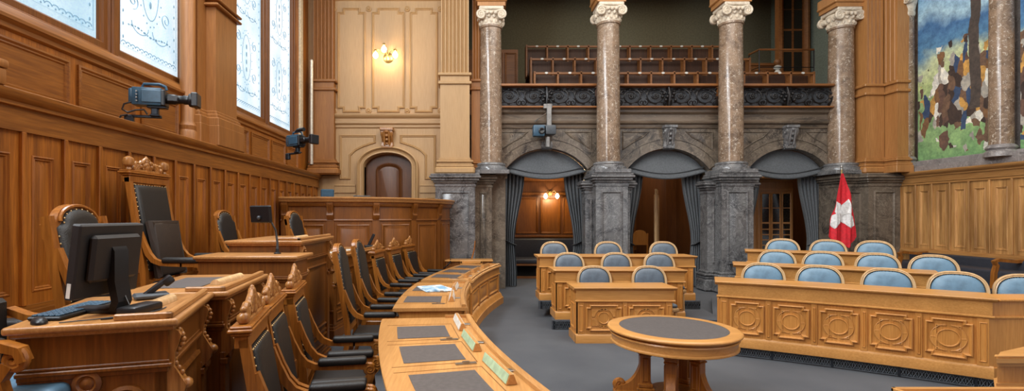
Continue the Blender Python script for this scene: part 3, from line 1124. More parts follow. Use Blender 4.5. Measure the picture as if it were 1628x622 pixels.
# ceiling with a large skylight
m = MB()
for b in ((-4.3, -1.2, -1.5, 12.6, 9.5, 9.7), (8.6, 11.0, -1.5, 12.6, 9.5, 9.7), (-1.2, 8.6, -1.5, 1.0, 9.5, 9.7), (-1.2, 8.6, 10.4, 12.6, 9.5, 9.7)):
    m.box(*b)
struct(m.build('ceiling', 'plaster'))
# ================================================================ DESK ROWS IN THE HALL
def circle_panel(mb, path, u0, u1, v0, v1, n):
    xf = lambda u, v, h: path(u, n + h, v)
    e, w = .035, .05
    pl = [(u0 + w, v0), (u1 - w, v0), (u1 - w, v0 + e), (u1, v0 + e), (u1, v1 - e), (u1 - w, v1 - e), (u1 - w, v1), (u0 + w, v1), (u0 + w, v1 - e), (u0, v1 - e), (u0, v0 + e), (u0 + w, v0 + e)]
    mb.frame(pl, [(0, 0), (0, .022), (.012, .03), (.024, .016), (.03, .004), (.04, .0)], xf)
    cu, cv = (u0 + u1) / 2, (v0 + v1) / 2
    r = (v1 - v0) * .235
    mb.frame(circ(cu, cv, r), [(0, 0), (0, .014), (.008, .016), (.016, .006), (.03, .006)], xf)
    R2 = r + .04
    a, b, c, d = u0 + .085, u1 - .085, v0 + .07, v1 - .07
    g = .012
    for su in (-1, 1):
        for sv in (-1, 1):
            eu = b if su > 0 else a
            ev = d if sv > 0 else c
            t0 = math.asin(min(.9, g / R2))
            arc = [(cu + su * R2 * cos(t0 + (pi / 2 - 2 * t0) * i / 6), cv + sv * R2 * sin(t0 + (pi / 2 - 2 * t0) * i / 6)) for i in range(7)]
            q = [(eu, cv + sv * g)] + ([(eu, ev)]) + [(cu + su * g, ev)] + arc[::-1]
            area = sum(q[i - 1][0] * q[i][1] - q[i][0] * q[i - 1][1] for i in range(len(q)))
            if area < 0:
                q = q[::-1]
            mb.frame(q, [(0, 0), (0, .008), (.006, .011), (.012, .009)], xf)


def bench_desk(label, path, L, z0, npan, seg, group, loc, depth=.5, hh=.83, endpan=True):
    t = thing('bench_desk', label, 'desk', loc, 0, group, world=True)
    m = MB()
    sweep(m, path, 0, L, rectprof(-.04, 0, z0, z0 + hh - .03), seg)
    for u in (0, L - .045):
        sweep(m, path, u, u + .045, rectprof(-depth + .05, 0, z0, z0 + hh - .03), 1)
    m.build('carcass', 'oak', t)
    m = MB()
    tp = [(-depth, z0 + hh - .03), (.02, z0 + hh - .045), (.03, z0 + hh - .03), (.055, z0 + hh - .02), (.06, z0 + hh - .005), (.055, z0 + hh), (-depth, z0 + hh)]
    sweep(m, path, -.05, L + .05, tp, seg)
    m.build('desktop', 'oak_flat', t)
    m = MB()
    sweep(m, path, -.015, L + .015, [(0, z0 + hh - .2), (.018, z0 + hh - .2), (.018, z0 + hh - .045), (0, z0 + hh - .045)], seg)
    sweep(m, path, -.03, L + .03, [(0, z0 + hh - .215), (.02, z0 + hh - .215), (.034, z0 + hh - .205), (.034, z0 + hh - .195), (.02, z0 + hh - .185), (0, z0 + hh - .185)], seg)
    m.build('frieze_rail', 'oak_flat', t)
    m = MB()
    sweep(m, path, -.025, L + .025, [(0, z0), (.03, z0), (.03, z0 + .1), (.022, z0 + .115), (.01, z0 + .13), (0, z0 + .135)], seg)
    for sg, u in ((0, 0), (1, L)):
        sweep(m, path, u - .025 if sg == 0 else u, u if sg == 0 else u + .025, rectprof(-depth + .05, .02, z0, z0 + .12), 1)
    m.build('plinth', 'oak_flat', t)
    pw = (L - .16) / npan
    for k in range(npan):
        m = MB()
        a = .08 + pw * k
        circle_panel(m, path, a + .05, a + pw - .05, z0 + .175, z0 + hh - .255, 0)
        m.build('front_panel', 'oak', t)
    for k in range(npan + 1):
        u = .08 + pw * k
        w = .03 if 0 < k < npan else .045
        if k == 0:
            u -= .025
        if k == npan:
            u += .025
        m = MB()
        sweep(m, path, u - w, u + w, rectprof(0, .014, z0 + .13, z0 + hh - .2), 1)
        m.frame(rect(u - w + .015, u + w - .015, z0 + .17, z0 + hh - .26), [(0, 0), (0, .004), (.006, .01), (.012, .001)], lambda p, q, h: path(p, .014 + h, q))
        m.build('pilaster_strip', 'oak', t)
    if endpan:
        for u, sg in ((0, -1), (L, 1)):
            q0, q1 = path(u, -.12, 0), path(u, -depth + .12, 0)
            d = (q1 - q0).normalized()
            nrm = (path(u + sg * .01, 0, 0) - path(u, 0, 0)).normalized()
            m = MB()
            m.frame(rect(0, (q1 - q0).length, z0 + .18, z0 + hh - .26), [(0, 0), (0, .012), (.012, .016), (.024, .006), (.03, 0)], lambda p, q, h: q0 + d * p + nrm * h + Vector((0, 0, q)))
            m.build('end_panel', 'oak', t)
    return t


rows = ((1.60, 2.99, 7.17, 0.0, 2, 'two-seat oak bench desk directly behind the round table'),
        (1.47, 3.55, 8.1, .15, 3, 'three-seat oak bench desk between the shorter and the widest straight desks'),
        (1.35, 4.16, 9.06, .3, 4, 'widest straight oak bench desk, in front of the stone pedestals'))
for x0, x1, y, z0, n, lab in rows:
    bench_desk(lab, line_path(x0, y, 1, 0, 0, -1), x1 - x0, z0, n, 1, 'bench desks of the middle block', ((x0 + x1) / 2, y, z0), hh=.81)

BC = (-1.69, -3.76)
RR = (11.5, 12.82, 14.05)


def arcR(rad, adeg):
    return arc_path(BC[0], BC[1], rad, radians(adeg), -1)


BZ = (.13, .25, .39)
rights = ((RR[0], 63.95, 51.2, .13, 5, 'long curved oak bench desk with five roundel panels and a grille under it'),
          (RR[1], 62.75, 52.6, .25, 5, 'curved oak bench desk in the second tier, behind the five-panel one'),
          (RR[2], 61.9, 54.6, .39, 4, 'shortest curved oak bench desk, on the topmost tier below the flag'))
for rad, a0, a1, z0, n, lab in rights:
    L = radians(a0 - a1) * rad
    p = arcR(rad, a0)
    mid = p(L / 2, -.2, z0)
    bd = bench_desk(lab, p, L, z0, n, 20, 'curved bench desks', mid, hh=.85)
    if rad == RR[0]:
        e = p(L, 0, 0)
        m = MB()
        m.box(e.x - .02, e.x + 1.1, e.y, e.y + .05, z0, z0 + .82)
        m.box(e.x - .02, e.x + 1.1, e.y - .02, e.y + .05, z0, z0 + .12, bev=.006)
        m.box(e.x + .02, e.x + 1.1, e.y - .02, e.y + .06, z0 + .635, z0 + .66, bev=.006)
        m.box(e.x + .06, e.x + 1.15, e.y - .04, e.y + .3, z0 + .815, z0 + .848, bev=.01)
        m.build('return_panel', 'oak', bd)
# tiers below the curved rows, with an iron grille along the lowest riser
m = MB()


def ring_poly(r0, r1, a0, a1, n=20):
    return [(BC[0] + r0 * cos(radians(a0 + (a1 - a0) * i / n)), BC[1] + r0 * sin(radians(a0 + (a1 - a0) * i / n))) for i in range(n + 1)] + \
           [(BC[0] + r1 * cos(radians(a1 + (a0 - a1) * i / n)), BC[1] + r1 * sin(radians(a1 + (a0 - a1) * i / n))) for i in range(n + 1)]


tier('floor_tier_3', ring_poly(11.53, 16.0, 64.2, 47.5), 0, .13)
tier('floor_tier_4', ring_poly(12.84, 16.2, 63.4, 47.5), .13, .25)
tier('floor_tier_5', ring_poly(14.06, 16.2, 62.6, 47.5), .25, .39)


def grille_strip(path, L, z0, z1, label, loc, seg, holder):
    t = thing('riser_grille', label, 'grille', loc, 0, 'black grilles under the desks', world=True)
    m = MB()
    sweep(m, path, 0, L, rectprof(0, .004, z0, z1), seg)
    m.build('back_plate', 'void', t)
    m = MB()
    for za in (z0, z1 - .012):
        sweep(m, path, 0, L, rectprof(.004, .014, za, za + .012), seg)
    h = z1 - z0
    n = int(L / (h * .5))
    for i in range(n):
        u = L * (i + .5) / n
        for a, b in (((-.5, 0), (.5, 1)), ((.5, 0), (-.5, 1))):
            m.tube([path(u + a[0] * h * .5, .01, z0 + a[1] * h), path(u + b[0] * h * .5, .01, z0 + b[1] * h)], .005, 5)
        m.tube([path(u + .3 * h * cos(k * pi / 4), .012, z0 + h / 2 + .3 * h * sin(k * pi / 4)) for k in range(8)], .004, 5, True)
    m.build('lattice', 'grille_iron', t)
    for i in range(int(L / .62) + 1):
        u = min(L - .02, .62 * i)
        m = MB()
        sweep(m, path, u, u + .025, rectprof(0, .02, z0, z1), 1)
        m.build('divider', 'dark_steel', t)


p = arcR(11.53, 64.1)
grille_strip(arcR(11.53, 64.1), radians(64.1 - 50.5) * 11.53, .012, .118, 'dark iron grille in the step under the long curved desk', p(1.3, 0, 0), 20, None)
grille_strip(line_path(1.4, 8.02, 1, 0, 0, -1), 2.3, .012, .14, 'dark iron grille in the step under the three-seat desk', (2.5, 8.02, 0), 1, None)
grille_strip(line_path(1.34, 8.98, 1, 0, 0, -1), 2.9, .162, .29, 'dark iron grille in the step under the widest straight desk', (2.7, 8.98, .15), 1, None)


# ================================================================ BLUE UPHOLSTERED CHAIRS (face +x)
def rot_back(z, lean=.16, z0=.46, x0=-.22):
    return x0 - (z - z0) * lean


def blue_chair(name, label, seat_m, group):
    t = thing(name, label, 'chair', (0, 0, 0), 0, group)
    def bxf(y, z, h):          # back plane
        return Vector((rot_back(z) + h, y, z))
    m = MB()
    out = []
    N = 40
    for i in range(N + 1):
        a = -.25 + (pi + .5) * i / N
        c, s_ = cos(a), sin(a)
        ex = .72
        y = .262 * (abs(c) ** ex) * (1 if c > 0 else -1)
        z = .77 + (.245 if s_ > 0 else .2) * (abs(s_) ** .8) * (1 if s_ > 0 else -1)
        out.append((y, z))
    # frame rail: rounded rectangular section around the arch
    rings = []
    for i, (y, z) in enumerate(out):
        a, b = out[max(i - 1, 0)], out[min(i + 1, N)]
        tx, tz = b[0] - a[0], b[1] - a[1]
        l = hypot(tx, tz)
        nx, nz = tz / l, -tx / l
        sec = [(-.017, -.02), (-.017, .014), (-.011, .024), (.0, .02), (.006, .026), (.014, .026), (.02, .018), (.02, -.02)]
        rings.append([bxf(y + nx * q, z + nz * q, h) for q, h in sec])
    m.loft(rings)
    m.tube([bxf(out[0][0], out[0][1], 0), Vector((-.235, .2, .5)), Vector((-.225, .2, .42))], .024, 8)
    m.tube([bxf(out[-1][0], out[-1][1], 0), Vector((-.235, -.2, .5)), Vector((-.225, -.2, .42))], .024, 8)
    m.build('back_frame', 'chair_beech', t)
    m = MB()
    inn = [(y * .935, .77 + (z - .77) * .935) for y, z in out]
    inn = inn[::1] + [(-.15, .57), (.15, .57)]
    m.frame(inn, [(0, -.03), (0, .004), (.012, .016), (.035, .03), (.08, .042), (.13, .048)], bxf)
    pad = m.build('back_pad', seat_m, t, 60)
    m = MB()
    for i in range(44):
        k = i / 43 * N
        j = min(int(k), N - 1)
        f = k - j
        y = out[j][0] * (1 - f) + out[j + 1][0] * f
        z = out[j][1] * (1 - f) + out[j + 1][1] * f
        m.ball(bxf(y * .915, .77 + (z - .77) * .91, .012), .0065, 6)
    m.build('studs', 'dark_steel', pad, 60)
    m = MB()
    m.box(-.24, .26, -.27, .27, .38, .44, bev=.015, seg=2)
    m.build('seat_frame', 'chair_beech', t)
    MB().box(-.22, .25, -.255, .255, .43, .5, bev=.035, seg=4).build('seat', seat_m, t, 60)
    for sx in (-1, 1):
        for sy in (-1, 1):
            m = MB()
            x = .22 if sx > 0 else -.21
            m.tube([(x, sy * .22, .4), (x + .01 * sx, sy * .225, .25), (x + .03 * sx, sy * .23, 0)], [.026, .022, .015], 10)
            m.build('leg', 'chair_beech', t)
    return t


midchairs = [
    (952, 7.75, 0, 'first'), (1042, 7.75, 0, ''),
    (909, 8.65, .15, ''), (987.5, 8.65, .15, ''), (1057, 8.65, .15, ''),
    (885, 9.6, .3, ''), (973, 9.6, .3, ''), (1063, 9.6, .3, '')]
mlabs = ['slate blue chair at the two-seat desk, on the aisle side', 'slate blue chair at the two-seat desk, farther from the curved clerks\' desks',
         'slate blue chair at the three-seat desk, nearest the aisle end', 'slate blue chair in the middle of the three-seat desk', 'slate blue chair at the three-seat desk, at the end towards the curved benches',
         'slate blue chair at the widest straight desk, in front of the lit alcove', 'slate blue chair at the widest straight desk, in front of the stone pedestal', 'slate blue chair at the widest straight desk, in front of the open-door archway']
proto = None
for (px, Y, z, _), lab in zip(midchairs, mlabs):
    X = (px - CX) / F * Y
    if proto is None:
        proto = blue_chair('upholstered_chair', lab, 'slate_leather', 'slate blue chairs of the middle block')
        proto.location, proto.rotation_euler = (X, Y, z), (0, 0, -pi / 2)
    else:
        dup(proto, (X, Y, z), -pi / 2 + random.uniform(-.03, .03), lab)


def on_arc(px, rad):
    lo, hi = 40.0, 66.0
    for _ in range(50):
        a = (lo + hi) / 2
        X, Y = BC[0] + rad * cos(radians(a)), BC[1] + rad * sin(radians(a))
        if CX + F * X / Y > px:
            lo = a
        else:
            hi = a
    return X, Y, a


rc = [(1214.5, 12.2, .13, 'pale blue chair at the long five-panel desk, at its end by the round table'),
      (1305, 12.2, .13, 'pale blue chair at the long five-panel desk, second from the round-table end'),
      (1415, 12.2, .13, 'pale blue chair at the long five-panel desk, third from the round-table end'),
      (1528, 12.2, .13, 'pale blue chair at the long five-panel desk, fourth from the round-table end'),
      (1646, 12.3, .13, 'pale blue chair cut by the photo edge, past the corner of the five-panel desk'),
      (1236, 13.5, .25, 'pale blue chair on the second tier, first beside the stone pedestal end'),
      (1310, 13.5, .25, 'pale blue chair on the second tier, second from the pedestal end'),
      (1398, 13.5, .25, 'pale blue chair on the second tier, third from the pedestal end'),
      (1488, 13.5, .25, 'pale blue chair on the second tier, last one near the dark wall bench'),
      (1245, 14.72, .39, 'pale blue chair on the top tier, in front of the bookcase archway'),
      (1318, 14.72, .39, 'pale blue chair on the top tier, just below the flag on the curtain side'),
      (1393, 14.72, .39, 'pale blue chair on the top tier, beside the flag on the wall-bench side')]
proto2 = None
for px, rad, z, lab in rc:
    X, Y, a = on_arc(px, rad)
    rz = radians(a) + pi + (.0 if px < 1600 else .1)
    if proto2 is None:
        proto2 = blue_chair('upholstered_chair', lab, 'blue_leather', 'pale blue chairs of the curved benches')
        proto2.location, proto2.rotation_euler = (X, Y, z), (0, 0, rz)
    else:
        dup(proto2, (X, Y, z), rz, lab)

# ================================================================ ROUND TABLE
TX, TY = 2.02, 4.85
t = thing('round_table', 'round oak table with a dark inlaid top and four scroll-footed legs, on the open carpet', 'table', (TX, TY, 0), 0)
m = MB()
m.lathe([(.2, .715), (.555, .715), (.56, .722), (.6, .722), (.612, .728), (.616, .738), (.612, .748), (.597, .754), (.585, .757), (.50, .757), (.5, .75), (.1, .75)], 72)
m.build('tabletop', 'oak_flat', t, 50)
MB().lathe([(.001, .756), (.497, .756), (.499, .752), (.499, .74), (.001, .74)], 72).build('inlay', 'desk_pad', t)
m = MB()
m.lathe([(.5, .718), (.56, .718), (.565, .705), (.585, .702), (.59, .69), (.58, .675), (.572, .65), (.572, .625), (.585, .615), (.585, .603), (.57, .595), (.5, .595)], 72)
m.build('apron', 'oak_flat', t, 50)
MB().lathe([(.01, .1), (.2, .1), (.2, .15), (.01, .15)], 24).build('cross_base', 'oak_desk_dark', t)
for ang in (170, 245, 305, 40):
    M = Matrix.Rotation(radians(ang), 4, 'Z')
    m = MB()
    c = .26
    m.box(c - .05, c + .05, -.05, .05, .1, .6, bev=.006, M=M)
    for z0, z1, g in ((.54, .6, .03), (.51, .54, .015), (.47, .49, .012), (.16, .2, .02), (.06, .16, .035)):
        m.box(c - .05 - g, c + .05 + g, -.05 - g, .05 + g, z0, z1, bev=.008, M=M)
    for sy in (-1, 1):
        m.frame(rect(c - .03, c + .03, .22, .45), [(0, 0), (0, .005), (.008, .009), (.014, .002)], lambda u, v, h: M @ Vector((u, sy * (.05 + h), v)))
    lg = m.build('leg', 'chair_oak', t)
    m = MB()
    pr = [(.3, .06), (.55, .06), (.55, .12), (.52, .16), (.5, .165)] + [(.3 + .2 * (1 - sin(k * pi / 16)), .17 + .3 * (1 - cos(k * pi / 16))) for k in range(1, 9)][::1] + [(.3, .5)]
    m.prism(pr, -.04, .04, lambda u, v, h: M @ Vector((u, h, v)))
    m.tube([M @ Vector((.5 + a, 0, .17 + b)) for a, b in spiral(0, 0, .045, .01, -pi / 2, 1.5)], .03, 8)
    m.box(.26, .56, -.055, .055, .05, .12, bev=.01, M=M)
    m.build('scroll_bracket', 'chair_oak', lg)
    MB().lathe([(.01, 0), (.045, 0), (.055, .015), (.055, .03), (.04, .045), (.035, .055), (.01, .055)], 20, M=M @ Matrix.Translation((.505, 0, 0))).build('bun_foot', 'chair_oak', lg)

# ================================================================ CLERKS' CURVED DESKS
DC = (11.95, 6.35)
DR = 12.0


def dpath(rad=DR):
    # u = world-ish angle measured as arc length from y=6.35, n towards the hall centre
    def f(u, n, z):
        a = pi - u / DR
        r = rad - n
        return Vector((DC[0] + r * cos(a), DC[1] + r * sin(a), z))
    return f


dp_ = dpath()


def clerk_desk(label, u0, u1, wide, pads, padn, plates, front=True, lip=True):
    mid = dp_((u0 + u1) / 2, -.4, 0)
    t = thing('curved_desk', label, 'desk', mid, 0, 'curved clerks\' desks', world=True)
    seg = 14
    m = MB()
    w = wide
    sweep(m, dp_, u0, u1, [(-w, .765), (-w - .012, .775), (-w - .012, .795), (-w, .803), (.03, .803), (.045, .79), (.05, .775), (.04, .765)], seg)
    m.build('desktop', 'oak_along', t)
    if lip:
        m = MB()
        sweep(m, dp_, u0 + .012, u1 - .012, [(-.03, .8), (-.03, .83), (-.02, .838), (.01, .838), (.02, .83), (.02, .8)], seg)
        sweep(m, dp_, u1 - .03, u1 - .012, [(-.24, .8), (-.24, .832), (.02, .832), (.02, .8)], 1)
        m.build('rim_ledge', 'oak_along', t)
    m = MB()
    sweep(m, dp_, u0 + .04, u1 - .04, rectprof(-.03, 0, 0, .77), seg)
    for u in (u0 + .04, u1 - .08):
        sweep(m, dp_, u, u + .04, rectprof(-w + .06, 0, 0, .77), 1)
    sweep(m, dp_, u0 + .03, u1 - .03, [(0, .64), (.012, .64), (.012, .765), (0, .765)], seg)
    sweep(m, dp_, u0 + .02, u1 - .02, [(0, .6), (.02, .6), (.03, .62), (.02, .64), (0, .64)], seg)
    m.build('carcass', 'oak_desk_dark' if not front else 'oak', t)
    m = MB()
    sweep(m, dp_, u0 + .02, u1 - .02, [(0, 0), (.1, 0), (.1, .13), (.07, .15), (.05, .2), (.02, .23), (0, .24)], seg)
    m.build('plinth', 'oak', t)
    n = len(pads)
    pw = (u1 - u0 - .2) / n
    for k in range(n):
        m = MB()
        a = u0 + .1 + pw * k
        m.frame(rect(a + .06, a + pw - .06, .28, .57), [(0, 0), (0, .015), (.014, .022), (.028, .006), (.034, 0), (.06, 0), (.075, .01)], lambda p, q, h: dp_(p, h, q))
        m.build('front_panel', 'oak', t)
    for k in range(n + 1):
        u = u0 + .1 + pw * k
        m = MB()
        sweep(m, dp_, u - .035, u + .035, rectprof(0, .02, .22, .62), 1)
        m.build('pilaster_strip', 'oak', t)
    for pu in pads:
        m = MB()
        m.loft([[dp_(pu + su * .215, -nn, zz) for su in (-1, -.5, 0, .5, 1)] for nn, zz in ((padn[0], .8005), (padn[0], .806), (padn[1], .806), (padn[1], .8005))], closed=False, cap=False)
        lid = m.build('writing_pad', 'desk_pad', t, 0)
        m = MB()
        for (p0, p1, n0, n1) in ((pu - .28, pu + .28, padn[0] - .07, padn[0] - .064), (pu - .285, pu - .279, padn[0] - .07, padn[1] + .09), (pu + .279, pu + .285, padn[0] - .07, padn[1] + .09)):
            m.loft([[dp_(p0, -n0, .8005), dp_(p1, -n0, .8005), dp_(p1, -n1, .8005), dp_(p0, -n1, .8005)], [dp_(p0, -n0, .8045), dp_(p1, -n0, .8045), dp_(p1, -n1, .8045), dp_(p0, -n1, .8045)]])
        m.build('lid_seam', 'oak_desk_dark', t, 0)
        m = MB()
        for (p0, p1, n0, n1, h) in ((pu - .335, pu - .3, padn[0] - .05, padn[0] + .1, .012), (pu - .33, pu - .31, padn[0] + .0, padn[0] + .05, .024)):
            m.loft([[dp_(p0, -n0, .8), dp_(p1, -n0, .8), dp_(p1, -n1, .8), dp_(p0, -n1, .8)], [dp_(p0, -n0, .8 + h), dp_(p1, -n0, .8 + h), dp_(p1, -n1, .8 + h), dp_(p0, -n1, .8 + h)]])
        m.build('lock_plate', 'steel', t)
    for (pa, pb, na, nb, col, lab) in plates:
        a, b = dp_(pa, na, .806), dp_(pb, nb, .806)
        d = (b - a).normalized()
        s = Vector((-d.y, d.x, 0))
        pt = thing('name_plate', lab, 'name plate', (a + b) / 2, 0, 'name plates on the curved desks', world=True)
        m = MB()
        sec = [(-.035, 0), (.035, 0), (.012, .062), (-.012, .062)]
        m.loft([[q + s * e + Vector((0, 0, z)) for e, z in sec] for q in (a, b)])
        m.build('wooden_block', 'oak_along', pt)
        for sg in (1, -1):
            m = MB()
            e0, z0, e1, z1 = .0353 * sg, .004, .0145 * sg, .06
            a2, b2 = a + d * .012, b - d * .012
            off = .0015 * sg
            m.loft([[a2 + s * (e0 + off) + Vector((0, 0, z0)), b2 + s * (e0 + off) + Vector((0, 0, z0)), b2 + s * (e1 + off) + Vector((0, 0, z1)), a2 + s * (e1 + off) + Vector((0, 0, z1))],
                    [a2 + s * (e0 - off) + Vector((0, 0, z0)), b2 + s * (e0 - off) + Vector((0, 0, z0)), b2 + s * (e1 - off) + Vector((0, 0, z1)), a2 + s * (e1 - off) + Vector((0, 0, z1))]])
            m.build('name_card', col, pt, 0)
        st = a.lerp(b, .5) - s * .07
        m = MB()
        m.box(st.x - .04, st.x + .04, st.y - .025, st.y + .025, .804, .814, bev=.003)
        m.build('foot_plate', 'steel', pt)
    return t


def uy(Y):      # arc length for a world y on the desk circle
    return DR * math.asin((Y - DC[1]) / DR)


clerk_desk('closest curved clerks\' desk with three dark writing pads and green name plates', uy(2.3), uy(5.1), .87, [uy(3.2), uy(3.86), uy(4.52)], (.27, .72),
           [(uy(3.08), uy(3.6), -.13, -.13, 'card_green', 'three-sided name plate with a large green card, beside the first writing pad'),
            (uy(3.82), uy(4.32), -.14, -.14, 'card_green', 'three-sided name plate with a green card, beside the middle writing pad'),
            (uy(4.5), uy(5.0), -.13, -.13, 'white_plate', 'slim pale name plate at the far end of the closest curved desk')], True)
clerk_desk('middle curved desk with two writing pads and a newspaper on it', uy(5.62), uy(7.66), .8, [uy(6.18), uy(7.05)], (.27, .72),
           [(uy(6.0), uy(6.5), -.14, -.14, 'white_plate', 'pale name plate at the pad without paper on the middle curved desk'),
            (uy(6.85), uy(7.35), -.14, -.14, 'white_plate', 'pale name plate beside the newspaper on the middle curved desk')])
clerk_desk('distant curved desk with three writing pads, in front of the little counter', uy(7.95), uy(10.5), .8, [uy(8.45), uy(9.2), uy(9.95)], (.27, .72),
           [(uy(8.3), uy(8.75), -.14, -.14, 'oak_along', 'wooden name plate on the distant curved desk, first of three'),
            (uy(9.0), uy(9.45), -.14, -.14, 'oak_along', 'wooden name plate on the distant curved desk, middle of three'),
            (uy(9.75), uy(10.2), -.14, -.14, 'oak_along', 'wooden name plate on the distant curved desk, last before the counter')])
# folded newspaper on the middle desk
pm_, nt, b = newmat('newsprint')
tc = nd(nt, 'ShaderNodeTexCoord')
n1 = nd(nt, 'ShaderNodeTexNoise', Scale=9.0, Detail=3.0)
nt.links.new(tc.outputs['Object'], n1.inputs['Vector'])
r = ramp(nt, [(.35, lin((110, 150, 180))), (.5, lin((214, 228, 236))), (.7, lin((236, 240, 240)))])
nt.links.new(n1.outputs['Fac'], r.inputs['Fac'])
nt.links.new(r.outputs['Color'], b.inputs['Base Color'])
t = thing('newspaper', 'folded newspaper lying across the writing pad of the middle curved desk', 'newspaper', dp_(uy(7.0), -.42, .807), .35)
m = MB()
for k in range(3):
    m.box(-.2 + .01 * k, .2 - .006 * k, -.27 + .012 * k, .25, .002 + .006 * k, .006 + .006 * k, M=Matrix.Rotation(.05 * k, 4, 'Z'))
m.build('pages', 'newsprint', t, 0)
m = MB()
for k in range(9):
    m.box(-.16, -.02 + .03 * (k % 3), -.2 + .045 * k, -.185 + .045 * k, .0185, .0195)
m.box(.03, .16, -.15, .1, .0185, .0195)
m.build('print', 'etching', t, 0)


# ================================================================ HIGH-BACKED LEATHER CHAIRS (face +x)
def high_chair(name, label, cat, group, h=1.4, crest='carved', w=.52, leather='black_leather', arms=True):
    t = thing(name, label, cat, (0, 0, 0), 0, group)
    hb = h - (.235 if crest == 'carved' else .08 if crest == 'round' else .22)
    lean = .17
    X = lambda z: -.26 - max(0, z - .44) * lean
    hw = w / 2
    for sy in (-1, 1):
        y0, y1 = sy * hw - .024, sy * hw + .024
        m = MB()
        pts = [(-.40, 0), (-.33, .2), (-.275, .42), (X(.6), .6), (X(.9), .9), (X(hb), hb)]
        m.band(pts, [.045, .05, .06, .062, .055, .05], y0, y1, lambda u, v, q: Vector((u, q, v)))
        # the front edge of the stile sweeps down into the arm
        pts = [(X(1.0) + .035, 1.0), (X(.88) + .05, .88), (X(.78) + .075, .78), (-.19, .715), (-.12, .685), (0, .675), (.1, .672)][:None if arms else 4]
        m.band(pts, [.02, .04, .05, .05, .045, .04, .04], y0, y1, lambda u, v, q: Vector((u, q, v)))
        m.build('stile', 'chair_oak', t)
        m = MB()
        m.tube([(.24, sy * (hw - .01), .4), (.25, sy * (hw - .01), .3), (.235, sy * (hw - .01), .12), (.25, sy * (hw - .01), 0)], [.034, .036, .024, .03], 10)
        m.build('leg', 'chair_oak', t)
        if not arms:
            continue
        m = MB()
        m.band([(.08, .672), (.2, .672), (.28, .665), (.315, .64), (.3, .6), (.26, .55), (.24, .48), (.25, .38)], [.04, .045, .05, .055, .05, .042, .042, .05], y0, y1, lambda u, v, q: Vector((u, q, v)))
        m.tube([Vector((.295 + a, sy * hw, .645 + b)) for a, b in spiral(0, 0, .035, .01, 0, -1.5)], .028, 8)
        arm = m.build('armrest', 'chair_oak', t)
        MB().box(-.1, .27, sy * hw - .043, sy * hw + .043, .685, .745, bev=.024, seg=3).build('arm_pad', leather, arm, 60)
    m = MB()
    m.box(-.27, .26, -hw + .0, hw - .0, .36, .43, bev=.01)
    m.band([(.14, -hw), (.14, hw)], .03, .14, .18, lambda u, v, q: Vector((u, v, q)))
    m.build('seat_rail', 'chair_oak', t)
    MB().box(-.24, .27, -hw + .02, hw - .02, .425, .5, bev=.035, seg=4).build('seat', leather, t, 60)
    m = MB()
    m.band([(-hw, .55), (hw, .55)], .03, .52, .6, lambda u, v, q: Vector((X(q) + u * 0 + (v - .55), u, q)))
    m.build('lower_rail', 'chair_oak', t)

    def bf(y, z, q):
        return Vector((X(z) + q, y, z))
    top = hb - (.065 if crest != 'round' else -.02)
    pw = hw - .03
    if crest == 'round':
        outl = [(-pw, .6), (pw, .6), (pw, top - .1), (pw - .05, top - .07)] + arcpts(0, top - .06, pw - .06, 0, pi, 10, .09) + [(-pw + .05, top - .07), (-pw, top - .1)]
    else:
        outl = rect(-pw, pw, .6, top)
    m = MB()
    m.frame(outl, [(0, -.03), (0, .02), (.012, .036), (.03, .046), (.06, .05)], bf)
    m.frame(outl[::-1], [(0, -.03), (-.0, -.035)], bf)
    bp = m.build('backrest', leather, t, 60)
    m = MB()
    zz = .62
    while zz < top - (.1 if crest == 'round' else 0):
        for sy in (-1, 1):
            m.ball(bf(sy * (pw - .002), zz, .026), .007, 6)
        zz += .045
    k = 12
    for i in range(k):
        y = -pw + 2 * pw * (i + .5) / k
        if crest != 'round':
            m.ball(bf(y, top - .004, .026), .007, 6)
    if crest == 'round':
        for a, b in arcpts(0, top - .06, pw - .065, 0, pi, 9, .085):
            m.ball(bf(a, b, .026), .007, 6)
    m.build('studs', 'stud_brass', bp, 60)
    m = MB()
    if crest == 'round':
        ol = [(-hw - .024, hb - .14), (-hw - .024, hb - .05), (-hw + .05, hb - .03)] + arcpts(0, hb - .03, hw - .06, pi, 0, 14, .11) + [(hw - .05, hb - .03), (hw + .024, hb - .05), (hw + .024, hb - .14)]
        m.prism(ol[::-1], -.035, .012, bf)
        m.tube([bf(a, b, .02) for a, b in arcpts(0, hb - .03, hw - .075, pi, 0, 14, .1)], .012, 6)
        m.build('crest_rail', 'chair_oak', t)
    else:
        xb = X(hb)
        for z0, z1, g, d in ((hb - .05, hb + .02, .024, .045), (hb + .02, hb + .04, .04, .06), (hb + .04, hb + .06, .055, .075), (hb + .06, hb + .075, .045, .065)):
            m.box(xb - d, xb + d * .7, -hw - g, hw + g, z0, z1, bev=.006)
        m.build('crest_rail', 'chair_oak', t)
        m = MB()
        zb = hb + .075
        hc = h - zb

        def cf(y, z):
            return Vector((xb - .01, y, zb + z))
        # pierced scroll: two big C-scrolls, central plume, outer volutes
        for sg in (-1, 1):
            m.tube([cf(sg * a, b) for a, b in spiral(.155, hc * .34, hc * .32, .012, -pi / 2, 1.5, 30)], .021, 8)
            m.tube([cf(sg * a, b) for a, b in spiral(.075, hc * .5, hc * .3, .01, -pi / 2, -1.4, 28)], .018, 8)
            m.tube([cf(sg * .2, 0), cf(sg * .17, hc * .25), cf(sg * .11, hc * .55), cf(sg * .05, hc * .75), cf(sg * .02, hc * .95)], [.02, .024, .022, .02, .014], 8)
            m.ball(cf(sg * .225, .03), .036, 10)
            m.ball(cf(sg * .225, .075), .02, 8)
        for z, r_ in ((.1, .035), (.3, .04), (.5, .038), (.7, .034), (.88, .03), (1.0, .02)):
            m.ball(cf(0, hc * z), r_, 10, (.8, 1, 1.2))
